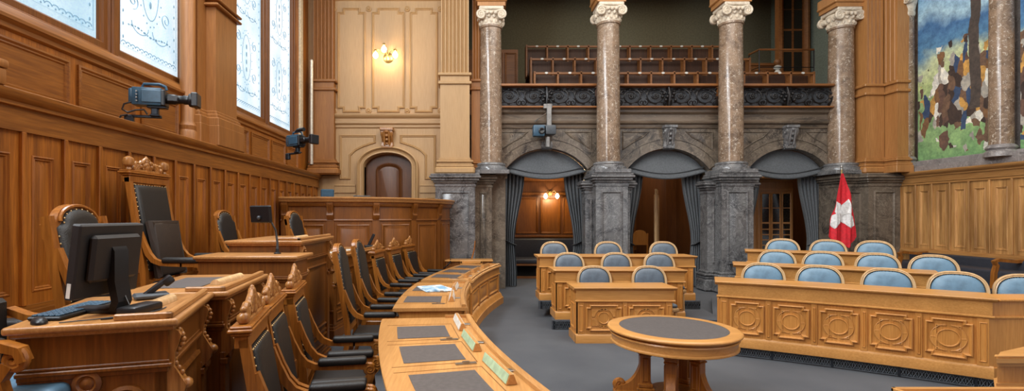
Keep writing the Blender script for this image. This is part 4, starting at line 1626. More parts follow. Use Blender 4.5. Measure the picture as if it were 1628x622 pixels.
        m.box(xb - .03, xb + .015, -.2, .2, zb - .005, zb + .02, bev=.005)
        if crest == 'president':
            for sg in (-1, 1):
                m.lathe([(.02, 0), (.03, .01), (.02, .03), (.045, .05), (.055, .085), (.045, .12), (.01, .14)], 14, (xb, sg * (hw - .005), zb))
            for i in range(9):
                m.ball(cf(-.1 + .025 * i, hc * (.35 + .3 * sin(i * 1.3) ** 2)), .028, 8)
        m.build('carved_crest', 'carved_oak', t)
    return t


def place(tobj, x, y, z, rz):
    tobj.location = (x, y, z)
    tobj.rotation_euler = (0, 0, rz)
    return tobj


c0 = high_chair('carved_armchair', 'high-backed armchair with carved crest, closest of three at the pads with green name plates', 'chair', 'carved armchairs at the closest curved desk', 1.42, 'carved')
place(c0, -.88, 3.0, 0, .22)
dup(c0, (-1.0, 3.58, 0), .2, 'high-backed armchair with carved crest, middle of three at the closest curved desk')
dup(c0, (-1.08, 4.28, 0), .18, 'high-backed armchair with carved crest, third at the closest curved desk, before the tall round-topped ones')
r0 = high_chair('round_topped_armchair', 'tall round-topped black leather armchair, closer of two at the newspaper desk', 'chair', 'round-topped armchairs at the middle curved desk', 1.52, 'round', .5)
place(r0, -1.09, 5.9, 0, .05)
dup(r0, (-1.1, 6.9, 0), -.02, 'tall round-topped black leather armchair, second of two at the newspaper desk')
dup(c0, (-1.13, 8.35, 0), -.12, 'small-looking carved-crest armchair at the distant curved desk, first of three', 'carved armchairs at the distant curved desk')
dup(c0, (-.97, 9.15, 0), -.18, 'small-looking carved-crest armchair at the distant curved desk, middle of three', 'carved armchairs at the distant curved desk')
dup(c0, (-.78, 9.95, 0), -.26, 'small-looking carved-crest armchair at the distant curved desk, last by the counter', 'carved armchairs at the distant curved desk')
# chairs on the podium against the wainscot
p0 = high_chair('presidential_armchair', 'tallest black leather armchair with orb finials and carved crest, against the wainscot', 'chair', None, 1.76, 'president', .58)
place(p0, -2.92, 5.2, .69, 0)
t = thing('back_cushion', 'dark brown cushion leaning on the tallest armchair', 'cushion', (-3.1, 5.2, 1.23), 0)
m = MB()
m.box(-.04, .04, -.23, .21, 0, .56, bev=.03, seg=3, M=Matrix.Rotation(-.17, 4, 'Y'))
m.build('cover', 'brown_leather', t, 60)
m = MB()
m.tube([Matrix.Rotation(-.17, 4, 'Y') @ Vector((0, y, z)) for y, z in ((-.22, .01), (.2, .01), (.2, .55), (-.22, .55))], .044, 6, True)
m.build('piping', 'brown_leather', t)
q0 = high_chair('round_topped_chair', 'round-topped leather armchair behind the flat screen monitor', 'chair', 'round-topped chairs on the podium', 1.275, 'round', .5, arms=False)
place(q0, -2.2, 3.3, .65, .08)
dup(q0, (-2.88, 6.62, .65), -.02, 'round-topped leather chair half hidden behind the raised desk, by the gooseneck screen')
dup(q0, (-2.35, 7.75, .65), -.1, 'round-topped leather chair in front of the panelled press box, beyond the raised desk')
# ================================================================ ROSTRUM DESKS
def carved_bracket(m, x, y, z1, h, M=None):
    """a hanging leaf console on a front corner, standing out in +x"""
    pts = [(0, z1), (.05, z1 - .02), (.06, z1 - .1 * h), (.035, z1 - .3 * h), (.03, z1 - .45 * h), (.06, z1 - .58 * h), (.085, z1 - .68 * h), (.07, z1 - .8 * h), (.03, z1 - .9 * h), (0, z1 - h)]
    fx = lambda u, v, q: (M @ Vector((x + u, y + q, v))) if M else Vector((x + u, y + q, v))
    m.prism(pts, -.035, .035, fx)
    for i in range(10):
        t_ = i / 9
        p = Vector((x + .045 + .02 * sin(t_ * 7), y, z1 - .05 * h - .5 * h * t_))
        m.ball(p, .014, 8, M=M)
    m.ball((x + .075, y, z1 - .68 * h), .034, 10, (1, 1, .9), M=M)
    m.ball((x + .045, y, z1 - .86 * h), .022, 8, (1, 1, 1.6), M=M)


def rostrum_desk(label, loc, rz, depth, length, zt, items=True, brackets=True, lipz=.03, knee=False):
    """origin at the near front corner on the floor, front faces +x, length along +y"""
    t = thing('rostrum_desk', label, 'desk', loc, rz, 'rostrum desks')
    m = MB()
    if knee:
        m.box(-depth, -.03, .03, length - .03, zt - .25, zt - .03)
        m.box(-.08, -.03, .03, length - .03, 0, zt - .2)
        m.box(-depth, -.03, length - .08, length - .03, 0, zt - .2)
        m.prism([(-.03, 0), (-.03, zt - .22), (-depth, zt - .22), (-depth, zt - .28), (-.56, zt - .3), (-.56, zt - .36), (-.51, zt - .38), (-.46, zt - .33), (-.42, zt - .35), (-.39, zt - .42), (-.33, zt - .55), (-.3, zt - .7), (-.3, 0)][::-1], .03, .085, lambda u, v, h: Vector((u, h, v)))
        m.tube([(-.515 + a, .05, zt - .325 + b) for a, b in spiral(0, 0, .05, .012, pi, -1.7)], .022, 8)
    else:
        m.box(-depth, -.03, .03, length - .03, 0, zt - .03)
    m.box(-depth, -.02, .02, length - .02, zt - .2, zt - .03)
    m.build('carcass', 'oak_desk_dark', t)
    m = MB()
    tp = [(0, zt - .05), (.02, zt - .045), (.035, zt - .02), (.035, zt - .008), (.025, zt), (0, zt)]
    m.box(-depth - .03, .035, -.035, length + .02, zt - .035, zt, bev=.012, seg=3)
    m.box(-depth - .01, .015, -.015, length + .0, zt - .055, zt - .03, bev=.006)
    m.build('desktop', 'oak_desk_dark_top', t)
    if lipz:
        m = MB()
        m.box(-.03, .005, -.005, length - .02, zt - .002, zt + lipz, bev=.006)
        m.box(-.24, .005, -.005, .02, zt - .002, zt + lipz, bev=.006)
        m.build('rim_ledge', 'oak_desk_dark_top', t)
    m = MB()
    for z0, z1, g in ((zt - .26, zt - .235, .012), (zt - .235, zt - .215, .028), (zt - .215, zt - .2, .015), (0, .14, .045), (.14, .18, .025), (.4, .43, .012), (.18, .22, .012)):
        m.box(-depth if not knee or z0 > .6 else -.1, -.03 + g, .03 - g, length - .03, z0, z1, bev=.004)
    m.build('mouldings', 'oak_desk_dark', t)
    m = MB()
    n = max(1, int(length / .75))
    pw = (length - .2) / n
    fr = [(0, 0), (0, .012), (.016, .02), (.03, .004), (.05, .0), (.07, .008)]
    for k in range(n):
        a = .1 + pw * k
        m.frame(rect(a + .05, a + pw - .05, .48, zt - .32), fr, lambda u, v, h: Vector((-.03 + h, u, v)))
        m.frame(rect(a + .05, a + pw - .05, .24, .38), fr[:4], lambda u, v, h: Vector((-.03 + h, u, v)))
    m.build('front_panel', 'oak_desk_dark', t)
    m = MB()
    ex = -depth + .08 if not knee else -.27
    m.frame([(ex, .48), (-.12, .48), (-.12, zt - .36)] + arcpts((ex - .12) / 2, zt - .36, (-.12 - ex) / 2, 0, pi, 8, .05) + [(ex, zt - .36)], fr, lambda u, v, h: Vector((u, .03 - h, v)))
    m.lathe([(.06, 0), (.06, .015), (.04, .025), (.03, .015), (.001, .03)], 16, M=Matrix.Translation((-depth * .5 - .04, .03, zt - .285)) @ Matrix.Rotation(pi / 2, 4, 'X'))
    m.build('end_panel', 'oak_desk_dark', t)
    if brackets:
        for y in (.07, length - .1):
            m = MB()
            carved_bracket(m, -.03, y, zt - .05, .42)
            m.build('carved_bracket', 'carved_oak', t)
            m = MB()
            m.box(-.04, -.005, y - .045, y + .045, .2, zt - .4, bev=.006)
            m.box(-.04, .01, y - .05, y + .05, zt - .48, zt - .44, bev=.006)
            m.build('corner_strip', 'oak_desk_dark', t)
    return t


rostrum_desk('dark oak rostrum desk with the flat screen monitor and keyboard on it', (-1.41, 2.36, 0), radians(17), .62, .82, 1.36, knee=True)
rostrum_desk('dark oak rostrum desk with an empty writing pad, next to the monitor desk', (-1.57, 3.2, 0), radians(8), .62, .95, 1.36)
rostrum_desk('plain-topped rostrum desk carrying the gooseneck screen, in front of the tallest armchair', (-1.66, 4.78, 0), 0, .95, .44, 1.46, lipz=0, brackets=False)
rostrum_desk('raised rostrum desk behind the gooseneck screen', (-1.77, 5.24, 0), 0, .76, 1.2, 1.585)
rostrum_desk('rostrum desk with a telephone and papers, behind the tall round-topped armchairs', (-1.98, 7.35, 0), -.15, .7, 2.3, 1.25)


def on_desk(loc, rz, x, y, z):
    c, s = cos(rz), sin(rz)
    return Vector((loc[0] + x * c - y * s, loc[1] + x * s + y * c, z))


A = ((-1.41, 2.36), radians(17), 1.36)
# --- flat screen monitor seen from behind
t = thing('monitor', 'black flat screen monitor seen from behind, on the rostrum desk', 'monitor', (-1.83, 2.5, 1.36), 3.05)
M = Matrix.Translation((0, 0, 0)) @ Matrix.Rotation(radians(-7), 4, 'Y')
m = MB()
m.box(.0, .05, -.2, .2, .09, .45, bev=.008, M=M)
m.build('screen_housing', 'screen_back', t)
m = MB()
m.box(.05, .056, -.185, .185, .105, .435, M=M)
m.build('screen', 'glass_dark', t)
m = MB()
m.box(-.035, .005, -.15, .15, .17, .4, bev=.015, M=M)
m.build('rear_cover', 'screen_back', t)
m = MB()
m.band([(-.05, .34), (-.07, .3), (-.07, .15), (-.09, .05), (-.07, .0)], [.03, .04, .04, .04, .03], -.045, .045, lambda u, v, q: Vector((u, q, v + .01)))
m.lathe([(.046, -.012), (.046, .012)], 18, M=Matrix.Translation((-.055, 0, .34)) @ Matrix.Rotation(pi / 2, 4, 'Y'))
m.build('stand_neck', 'black_plastic', t)
m = MB()
m.box(-.2, .14, -.045, .045, 0, .03, bev=.012, seg=2)
m.box(-.24, -.14, -.1, .1, 0, .045, bev=.012, seg=2)
m.build('stand_foot', 'black_plastic', t)
m = MB()
m.box(.015, .035, .2, .2015, .1, .17, M=M)
m.build('barcode_sticker', 'white_plate', t, 0)
kb = Vector((-1.975, 2.5, 1.362))
t = thing('keyboard', 'slim black computer keyboard in front of the mouse, on the monitor desk', 'keyboard', kb, radians(94))
m = MB()
m.box(-.215, .215, -.075, .075, 0, .018, bev=.006)
m.build('body', 'black_plastic', t)
m = MB()
for i in range(14):
    for j in range(5):
        if j == 0 and 3 < i < 9:
            continue
        m.box(-.2 + i * .0285, -.176 + i * .0285, -.062 + j * .026, -.04 + j * .026, .018, .025, bev=.002)
m.box(-.085, .055, -.062, -.04, .018, .025, bev=.002)
tag(m.build('keys', 'blue_black', t), kind=None)
ms = Vector((-1.94, 2.24, 1.361))
t = thing('computer_mouse', 'black and silver computer mouse at the desk end', 'mouse', ms, 2.4)
m = MB()
m.ball((0, 0, .004), .05, 18, (1.15, .62, .5))
o = m.build('shell', 'black_plastic', t, 60)
MB().ball((.025, 0, .008), .032, 14, (.95, .8, .6)).build('buttons', 'steel', t, 60)


def cable(label, pts, r=.004, mat='black_plastic', loc=None):
    m = MB()
    P = [Vector(p) for p in pts]
    S = []
    Q = [P[0]] + P + [P[-1]]
    for i in range(1, len(Q) - 2):
        for k in range(6):
            t_ = k / 6
            a, b, c, d = Q[i - 1:i + 3]
            S.append(.5 * ((2 * b) + (c - a) * t_ + (2 * a - 5 * b + 4 * c - d) * t_ * t_ + (3 * b - a - 3 * c + d) * t_ ** 3))
    S.append(P[-1])
    m.tube(S, r, 6)
    return tag(m.build('cable', mat), label, 'cable', kind='thing')


def D(x, y, z):
    return on_desk(*A[:2], x, y, z)


cable('thin black cable looping from the monitor to the desk edge', [D(-.3, .28, 1.5), D(-.26, .22, 1.44), D(-.22, .16, 1.372), D(-.25, .06, 1.366), D(-.3, .03, 1.366)])
cable('mouse lead lying across the monitor desk', [D(-.45, .0, 1.366), D(-.38, .03, 1.365), D(-.3, .06, 1.365), D(-.2, .12, 1.365), D(-.12, .2, 1.365), D(-.1, .3, 1.365)], .003, 'grey_plastic')


def rod(label, a, b, r=.035):
    a, b = Vector(a), Vector(b)
    d = (b - a).normalized()
    s = Vector((-d.y, d.x, 0))
    m = MB()
    m.loft([[q + s * (r * cos(k * pi / 8)) + Vector((0, 0, r * 1.1 * sin(k * pi / 8))) for k in range(9)] for q in (a, b)])
    o = m.build('name_plate', 'chair_beech')
    return tag(o, label, 'name plate', 'wooden name plates on the rostrum', 'thing')


rod('rounded pale wooden name plate beside the monitor foot', D(-.2, .16, 1.361), D(-.14, .56, 1.361))
B = ((-1.57, 3.2), radians(8), 1.36)


def DB(x, y, z):
    return on_desk(*B[:2], x, y, z)


rod('rounded pale wooden name plate on the desk next to the monitor desk', DB(-.16, .3, 1.361), DB(-.12, .72, 1.361))
rod('small pale wooden name plate on the raised rostrum desk', (-1.95, 5.6, 1.586), (-1.95, 6.0, 1.586), .03)
t = thing('writing_mat', 'dark writing mat on the rostrum desk next to the monitor desk', 'desk mat', DB(-.36, .46, 1.36), radians(8))
MB().box(-.16, .14, -.28, .28, .0, .006, bev=.002).build('mat', 'desk_pad', t, 0)
t = thing('telephone_handset', 'black telephone handset propped up behind the name plate on the monitor desk', 'telephone', D(-.3, .66, 1.362), radians(40))
m = MB()
Mh = Matrix.Rotation(radians(-38), 4, 'Y')
m.box(-.02, .17, -.028, .028, .0, .03, bev=.012, seg=2, M=Mh)
m.box(-.03, .03, -.032, .032, -.02, .03, bev=.012, seg=2, M=Mh)
m.box(.12, .18, -.032, .032, -.02, .03, bev=.012, seg=2, M=Mh)
m.build('handset', 'black_plastic', t)
m = MB()
m.box(-.06, .12, -.06, .06, -.0, .03, bev=.01)
m.build('cradle', 'grey_plastic', t)
# --- gooseneck screen
gl = at(441, 404, 5.05)
t = thing('gooseneck_screen', 'small black screen on a curved grey gooseneck, on the plain-topped rostrum desk', 'screen', (gl.x, gl.y, 1.46), 0, world=True)
hp = at(415, 341, 4.92)
m = MB()
pts = [gl + Vector((0, 0, .05)), at(441, 385, 5.05), at(438, 366, 5.03), at(431, 353, 5.0), at(423, 347.5, 4.97), at(417, 346.5, 4.95)]
m.tube([Vector((gl.x, gl.y, 1.46)), Vector((gl.x, gl.y, 1.52))] + pts[1:], [.016, .013, .011, .01, .01, .01, .01], 10)
m.build('gooseneck', 'grey_plastic', t, 60)
MB().lathe([(.001, 0), (.035, 0), (.035, .008), (.02, .016), (.016, .05), (.001, .05)], 18, (gl.x, gl.y, 1.46)).build('base', 'black_plastic', t)
m = MB()
Mz = Matrix.Translation(hp) @ Matrix.Rotation(radians(-25), 4, 'Z') @ Matrix.Rotation(radians(6), 4, 'X')
m.box(-.135, .135, -.02, .02, -.085, .088, bev=.01, M=Mz)
m.build('screen_housing', 'black_plastic', t)
m = MB()
m.box(-.12, .12, .02, .023, -.07, .075, M=Mz)
m.build('screen', 'glass_dark', t, 0)
m = MB()
m.ball((0, -.03, -.03), .02, 10, M=Mz)
m.build('swivel_joint', 'grey_plastic', t)
# --- phone and papers on the far rostrum desk
t = thing('telephone', 'black desk telephone standing upright among papers behind the round-topped armchairs', 'telephone', (-1.83, 9.2, 1.25), .3)
m = MB()
m.box(-.08, .1, -.1, .1, 0, .05, bev=.012)
m.build('base', 'black_plastic', t)
m = MB()
m.box(-.03, .02, -.03, .03, 0, .25, bev=.012, M=Matrix.Translation((0, 0, .03)) @ Matrix.Rotation(.45, 4, 'Y'))
m.build('handset', 'black_plastic', t)
for i, (x, y, r, lab) in enumerate(((-2.2, 8.0, .2, 'white paper sheets near the end of the telephone desk'), (-2.1, 8.6, -.3, 'white papers beside the upright telephone'))):
    t = thing('papers', lab, 'papers', (x, y, 1.25), r, 'papers on the telephone desk')
    m = MB()
    for k in range(3):
        m.box(-.1 + .006 * k, .1 + .006 * k, -.15, .15, .002 * k, .0015 + .002 * k, M=Matrix.Rotation(.1 * k, 4, 'Z'))
    m.build('sheets', 'white_plate', t, 0)
# --- scroll armchair at the photo's lower corner
t = thing('scroll_armchair', 'armchair with scrolled wooden arm and pale blue seat, partly seen under the monitor desk', 'chair', (-2.1, 2.38, .57), radians(6))
for sy in (-1, 1):
    m = MB()
    m.band([(-.3, .78), (-.2, .74), (-.05, .72), (.08, .72), (.15, .70), (.17, .65)], [.035, .036, .038, .04, .036, .03], sy * .27 - .03, sy * .27 + .03, lambda u, v, q: Vector((u, q, v)))
    m.tube([Vector((.13 + a, sy * .27, .66 + b)) for a, b in spiral(0, 0, .042, .012, pi / 3, -1.7)], .022, 10)
    m.band([(.11, .64), (.07, .57), (.09, .5), (.2, .43)], [.045, .04, .04, .05], sy * .27 - .025, sy * .27 + .025, lambda u, v, q: Vector((u, q, v)))
    m.build('armrest', 'chair_oak', t)
    for sx in (-.26, .22):
        m = MB()
        m.tube([(sx, sy * .24, .4), (sx + .02, sy * .24, .2), (sx, sy * .24, -.0)], [.03, .024, .03], 10)
        m.build('leg', 'chair_oak', t)
MB().box(-.28, .27, -.27, .27, .38, .44, bev=.01).build('seat_rail', 'chair_oak', t)
MB().box(-.27, .27, -.25, .25, .44, .52, bev=.035, seg=4).build('seat', 'seat_blue', t, 60)
m = MB()
m.box(-.34, -.28, -.25, .25, .5, .85, bev=.02)
m.build('backrest', 'black_leather', t)
t = thing('black_armchair', 'black padded arm of a chair at the photo edge beside the monitor desk', 'chair', (-2.55, 2.62, .65), .2)
for sy in (-1, 1):
    MB().box(-.2, .24, sy * .27 - .05, sy * .27 + .05, .53, .6, bev=.025, seg=3).build('arm_pad', 'black_leather', t, 60)
    m = MB()
    m.band([(-.24, .0), (-.26, .4), (-.3, .62)], .05, sy * .27 - .025, sy * .27 + .025, lambda u, v, q: Vector((u, q, v)))
    m.band([(.2, .0), (.18, .4), (.2, .54)], .05, sy * .27 - .025, sy * .27 + .025, lambda u, v, q: Vector((u, q, v)))
    m.build('leg', 'chair_oak', t)
MB().box(-.26, .26, -.25, .25, .34, .44, bev=.03, seg=3).build('seat', 'black_leather', t, 60)

# ================================================================ PRESS BOX (tall curved desk under the small door)
pp, PL = poly_path([(-3.58, 9.5), (-2.6, 9.5), (-1.9, 9.62), (-1.3, 9.98), (-.8, 10.6), (-.5, 11.2), (-.4, 11.75)])
# travel +x, front towards -y = right of travel
t = thing('press_box', 'tall curved panelled press box with brackets under its top, below the small arched door', 'press box', (-2.0, 10.5, 0), 0, world=True)
m = MB()
sweep(m, pp, .02, PL - .02, rectprof(-.08, 0, 0, 2.08), 40)
sweep(m, pp, 0, .1, rectprof(-2.6, 0, 0, 2.08), 1)
m.build('carcass', 'oak_desk_dark', t)
m = MB()
sweep(m, pp, -.0, PL, [(-.25, 2.1), (.06, 2.1), (.09, 2.12), (.1, 2.16), (.12, 2.18), (.12, 2.2), (.1, 2.21), (-.25, 2.21)], 48)
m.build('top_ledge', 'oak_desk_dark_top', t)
m = MB()
sweep(m, pp, .0, PL, [(0, 2.02), (.03, 2.03), (.05, 2.06), (.05, 2.1), (0, 2.1)], 40)
sweep(m, pp, .0, PL, [(0, 1.74), (.015, 1.74), (.025, 1.76), (.015, 1.78), (0, 1.78)], 40)
sweep(m, pp, .0, PL, [(0, 0), (.05, 0), (.05, .2), (.03, .26), (0, .28)], 40)
m.build('mouldings', 'oak_desk_dark', t)
n = 5
sp_ = .86
for k in range(n):
    u = .1 + sp_ * k
    m = MB()
    m.prism([(0, 2.1), (.09, 2.1), (.09, 2.04), (.06, 1.98), (.05, 1.9), (.07, 1.86), (.05, 1.8), (.02, 1.76), (0, 1.76)], u - .06, u + .06, lambda a, b, h: pp(h, a, b))
    for e in (-.03, .0, .03):
        m.prism([(.05, 2.08), (.1, 2.06), (.07, 1.95), (.06, 1.9), (.05, 1.9)], u + e - .009, u + e + .009, lambda a, b, h: pp(h, a, b))
    m.build('bracket', 'oak_desk_dark', t)
    m = MB()
    sweep(m, pp, u - .07, u + .07, rectprof(0, .02, .26, 1.76), 1)
    m.build('pilaster_strip', 'oak_desk_dark', t)
    if u + sp_ - .12 < PL:
        m = MB()
        m.frame(rect(u + .12, u + sp_ - .12, .4, 1.68), [(0, 0), (0, .015), (.02, .024), (.04, .006), (.07, .0), (.1, .012)], lambda a, b, h: pp(a, h, b))
        m.build('panel', 'oak_desk_dark', t)
pt = at(517, 305, 9.75)
t = thing('press_monitor', 'small black monitor back peeping over the press box ledge', 'monitor', (pt.x, 9.9, 2.0), .2)
m = MB()
m.box(-.13, .13, -.02, .02, .2, .38, bev=.02)
m.build('screen_housing', 'blue_black', t)
m = MB()
m.box(-.03, .03, -.02, .02, .02, .25, bev=.01)
m.box(-.1, .1, -.08, .08, .0, .02, bev=.005)
m.build('stand', 'black_plastic', t)
bx('floor_press_box', 'oak_desk_dark', (-3.6, -1.1, 10.2, 12.25, 0, 1.0))
o = MB().box(-3.2, -1.9, 9.72, 10.1, 1.96, 2.0, bev=.006)
o.box(-3.2, -3.14, 9.75, 10.1, 1.0, 1.97)
o.box(-1.96, -1.9, 9.75, 10.1, 1.0, 1.97)
o = o.build('press_table', 'oak_desk_dark')
tag(o, 'narrow wooden table behind the press box ledge', 'table', kind='thing')
t = thing('laptop', 'thin grey closed laptop lying on the press box ledge before the small door', 'laptop', (-2.05, 9.7, 2.215), .05)
MB().box(-.16, .16, -.1, .1, 0, .018, bev=.006).build('base', 'grey_plastic', t)
MB().box(-.16, .16, -.1, .1, .019, .028, bev=.004).build('lid', 'steel', t)

# --- little counter with a field telephone and a slatted chair
t = thing('side_counter', 'low wooden counter with a black telephone, between the press box and the stone pedestal', 'counter', (-.2, 11.4, 0), 0, world=True)
MB().box(-1.0, .6, 11.2, 11.62, .8, .84, bev=.01).build('countertop', 'oak_flat', t)
m = MB()
m.box(-.98, .57, 11.24, 11.6, 0, .8)
for k in range(3):
    m.frame(rect(-.9 + .5 * k, -.5 + .5 * k, .15, .68), dp, lambda u, v, h: Vector((u, 11.24 - h * .7, v)))
m.build('body', 'oak_desk_dark', t)
pl = at(690, 412, 11.35)
t = thing('field_telephone', 'black telephone with a dangling cord on the low counter', 'telephone', (pl.x, 11.36, .84), .2)
m = MB()
m.prism([(-.12, 0), (.12, 0), (.1, .1), (.02, .24), (-.1, .24)], -.11, .11, lambda u, v, h: Vector((h, u, v)))
m.build('body', 'black_plastic', t)
MB().box(-.1, .1, -.1, -.02, .24, .28, bev=.02, seg=2).build('handset', 'black_plastic', t)
MB().box(-.07, .07, -.115, -.105, .07, .1).build('badge', 'grey_plastic', t)
cable('black telephone cord hanging in a loop over the low counter', [at(686, 412, 11.15), at(688, 419, 11.13), at(697, 427, 11.12), at(706, 426, 11.12), at(715, 418, 11.14), at(716, 412.5, 11.3)], .014)
t = thing('slatted_chair', 'pale wooden slat-backed chair in front of the low counter', 'chair', (.1, 10.95, 0), 0)
for sx in (-.22, .22):
    for y in (-.2, .18):
        m = MB()
        m.box(sx - .02, sx + .02, y - .02, y + .02, 0, .86 if y < 0 else .44, bev=.005)
        m.build('leg', 'oak', t)
MB().box(-.24, .24, -.22, .2, .42, .46, bev=.01).build('seat', 'oak_flat', t)
MB().box(-.24, .24, -.22, -.18, .8, .87, bev=.01).build('top_rail', 'oak_flat', t)
for k in range(5):
    MB().box(-.165 + .075 * k, -.135 + .075 * k, -.21, -.19, .46, .81).build('slat', 'oak', t)
pl = at(754, 400, 11.55)
t = thing('leaning_rod', 'thin brown wooden rod leaning by the stone pedestal above the counter', 'rod', (pl.x - .06, 11.55, .84), 0)
MB().tube([(0, 0, 0), (.06, .04, .22), (.08, .07, .42)], [.018, .016, .012], 8).build('stick', 'chair_oak', t)

# --- desk corners at the lower edge of the photo
t = thing('reporter_desk', 'oak desk end with moulded top, cut by the photo edge near the five-panel desk', 'desk', (4.2, 3.9, 0), 0, world=True)
m = MB()
m.prism([(3.9, 3.63), (4.08, 3.78), (5.2, 4.25), (5.2, 3.63)], 0, .75)
m.build('carcass', 'oak', t)
m = MB()
m.prism([(3.82, 3.56), (4.03, 3.73), (5.25, 4.25), (5.25, 3.56)], .785, .82)
m.prism([(3.85, 3.585), (4.05, 3.75), (5.25, 4.25), (5.25, 3.585)], .755, .786)
m.build('desktop', 'oak_flat', t)
m = MB()
m.box(3.83, 5.25, 3.565, 3.59, .819, .84, bev=.006)
m.build('rim_ledge', 'oak_flat', t)
m = MB()
for z0, z1, g in ((.56, .58, .02), (.58, .6, .035), (.6, .62, .015), (0, .12, .04)):
    m.prism([(3.9 - 1.6 * g, 3.63 - g), (4.08 - g, 3.78 + .3 * g), (5.2, 4.26), (5.2, 3.63 - g)], z0, z1)
m.build('mouldings', 'oak_flat', t)
t = thing('low_desk', 'oak desk corner just showing at the bottom edge of the photo', 'desk', (2.95, 2.75, 0), 0, world=True)
m = MB()
m.box(2.66, 3.4, 2.3, 2.98, .0, .74)
m.build('carcass', 'oak', t)
MB().box(2.6, 3.45, 2.25, 3.03, .74, .775, bev=.012, seg=2).build('desktop', 'oak_flat', t)
m = MB()
m.box(2.6, 3.45, 3.005, 3.03, .773, .8, bev=.006)
m.box(2.6, 2.625, 2.25, 3.03, .773, .8, bev=.006)
m.build('rim_ledge', 'oak_flat', t)
# ================================================================ BROADCAST CAMERAS ON THE LEDGE
def video_camera(label, loc, rz, s=1.0, cable_=True, mic=False):
    t = thing('video_camera', label, 'video camera', loc, rz, 'video cameras on the ledge')
    t.scale = (s, s, s)
    # lens points to +x
    m = MB()
    m.box(-.2, .1, -.075, .075, .2, .4, bev=.012, seg=2)
    m.box(-.24, -.18, -.06, .06, .22, .39, bev=.02, seg=2)
    m.box(-.1, .1, -.085, -.07, .23, .37, bev=.006)
    m.build('body', 'blue_black', t)
    m = MB()
    m.box(.09, .135, -.08, .08, .2, .38, bev=.01)
    m.build('front_block', 'black_plastic', t)
    m = MB()
    Mx = Matrix.Rotation(pi / 2, 4, 'Y')
    m.lathe([(.001, .13), (.05, .13), (.058, .16), (.058, .22), (.05, .23), (.045, .3), (.052, .31), (.052, .36), (.075, .37), (.082, .4), (.082, .44), (.07, .445), (.066, .41), (.001, .4)], 24, M=Matrix.Translation((0, 0, .29)) @ Mx)
    m.box(.15, .27, -.075, -.045, .25, .33, bev=.012)
    m.build('lens', 'black_plastic', t, 40)
    m = MB()
    m.box(.4, .47, -.085, .085, .21, .37, bev=.01)
    m.build('lens_hood', 'black_plastic', t)
    m = MB()
    m.tube([(-.12, 0, .4), (-.1, 0, .45), (.06, 0, .455), (.12, 0, .43), (.13, 0, .39)], .016, 8)
    m.build('handle', 'blue_black', t)
    if mic:
        m = MB()
        m.tube([(.02, -.05, .45), (.1, -.06, .47), (.25, -.06, .47)], [.02, .03, .035], 10)
        m.build('microphone', 'black_plastic', t)
    m = MB()
    for k in range(4):
        m.tube([(-.14 + .0 * k, -.085, .24 + .035 * k), (-.14, -.105, .24 + .035 * k)], .009, 6)
    m.build('connectors', 'steel', t)
    m = MB()
    m.box(-.06, .14, -.05, .05, .175, .2, bev=.008)
    m.box(-.02, .05, -.035, .035, .1, .18, bev=.01)
    m.box(-.03, .07, -.05, .05, .085, .105, bev=.006)
    m.box(-.28, .08, -.02, .02, .065, .095, bev=.006)
    m.box(-.29, -.2, -.03, .03, -.02, .09, bev=.01)
    m.build('bracket_arm', 'dark_steel', t)
    if cable_:
        m = MB()
        m.tube([(-.2, -.06, .23), (-.27, -.07, .2), (-.29, -.07, .14), (-.24, -.06, .11), (-.16, -.06, .14), (-.08, -.05, .15), (-.05, -.04, .1)], .01, 7)
        m.tube([(-.25, -.03, .09), (-.31, -.05, .07), (-.34, -.04, .0)], .01, 7)
        m.build('cable', 'black_plastic', t, 60)
    return t


v = at(232, 190, 5.55)
video_camera('large broadcast camera with a long lens, bracketed on the ledge below the first windows', (v.x + .12, 5.5, 2.87), radians(14), .98)
v = at(465, 247, 8.75)
video_camera('smaller video camera with a microphone on top, on the ledge below the second window pair', (v.x + .1, 8.7, 2.87), radians(-32), 1.0, False, True)

# ================================================================ REMOTE CAMERA ON THE GALLERY FRONT
c = at(866, 200, 12.15)
t = thing('mounted_camera', 'remote camera hanging on a grey bracket from the gallery front above the first archway', 'camera', (c.x, 12.3, 4.5), 0, world=True)
cx_, cz = c.x, at(866, 208, 12.1).z
m = MB()
m.box(cx_ + .06, cx_ + .18, 12.18, 12.28, cz + .1, 4.62, bev=.01)
m.box(cx_ - .02, cx_ + .2, 12.2, 12.36, 4.5, 4.62, bev=.01)
m.tube([(cx_ + .1, 12.22, 4.42), (cx_ - .22, 12.3, 4.2)], .014, 6)
m.build('bracket', 'steel', t)
m = MB()
m.box(cx_ - .3, cx_ - .02, 11.98, 12.22, cz - .15, cz + .13, bev=.03, seg=2)
m.build('camera_head', 'blue_black', t)
m = MB()
m.box(cx_ + .0, cx_ + .26, 12.0, 12.24, cz - .1, cz + .13, bev=.03, seg=2)
m.build('pan_motor', 'grey_plastic', t)
m = MB()
m.lathe([(.001, 0), (.075, 0), (.08, .05), (.06, .06), (.001, .03)], 18, M=Matrix.Translation((cx_ - .1, 12.0, cz - .02)) @ Matrix.Rotation(pi / 2, 4, 'X'))
m.build('lens', 'black_plastic', t)
m = MB()
m.box(cx_ + .02, cx_ + .12, 12.04, 12.16, cz - .42, cz - .14, bev=.02)
m.build('yoke', 'steel', t)

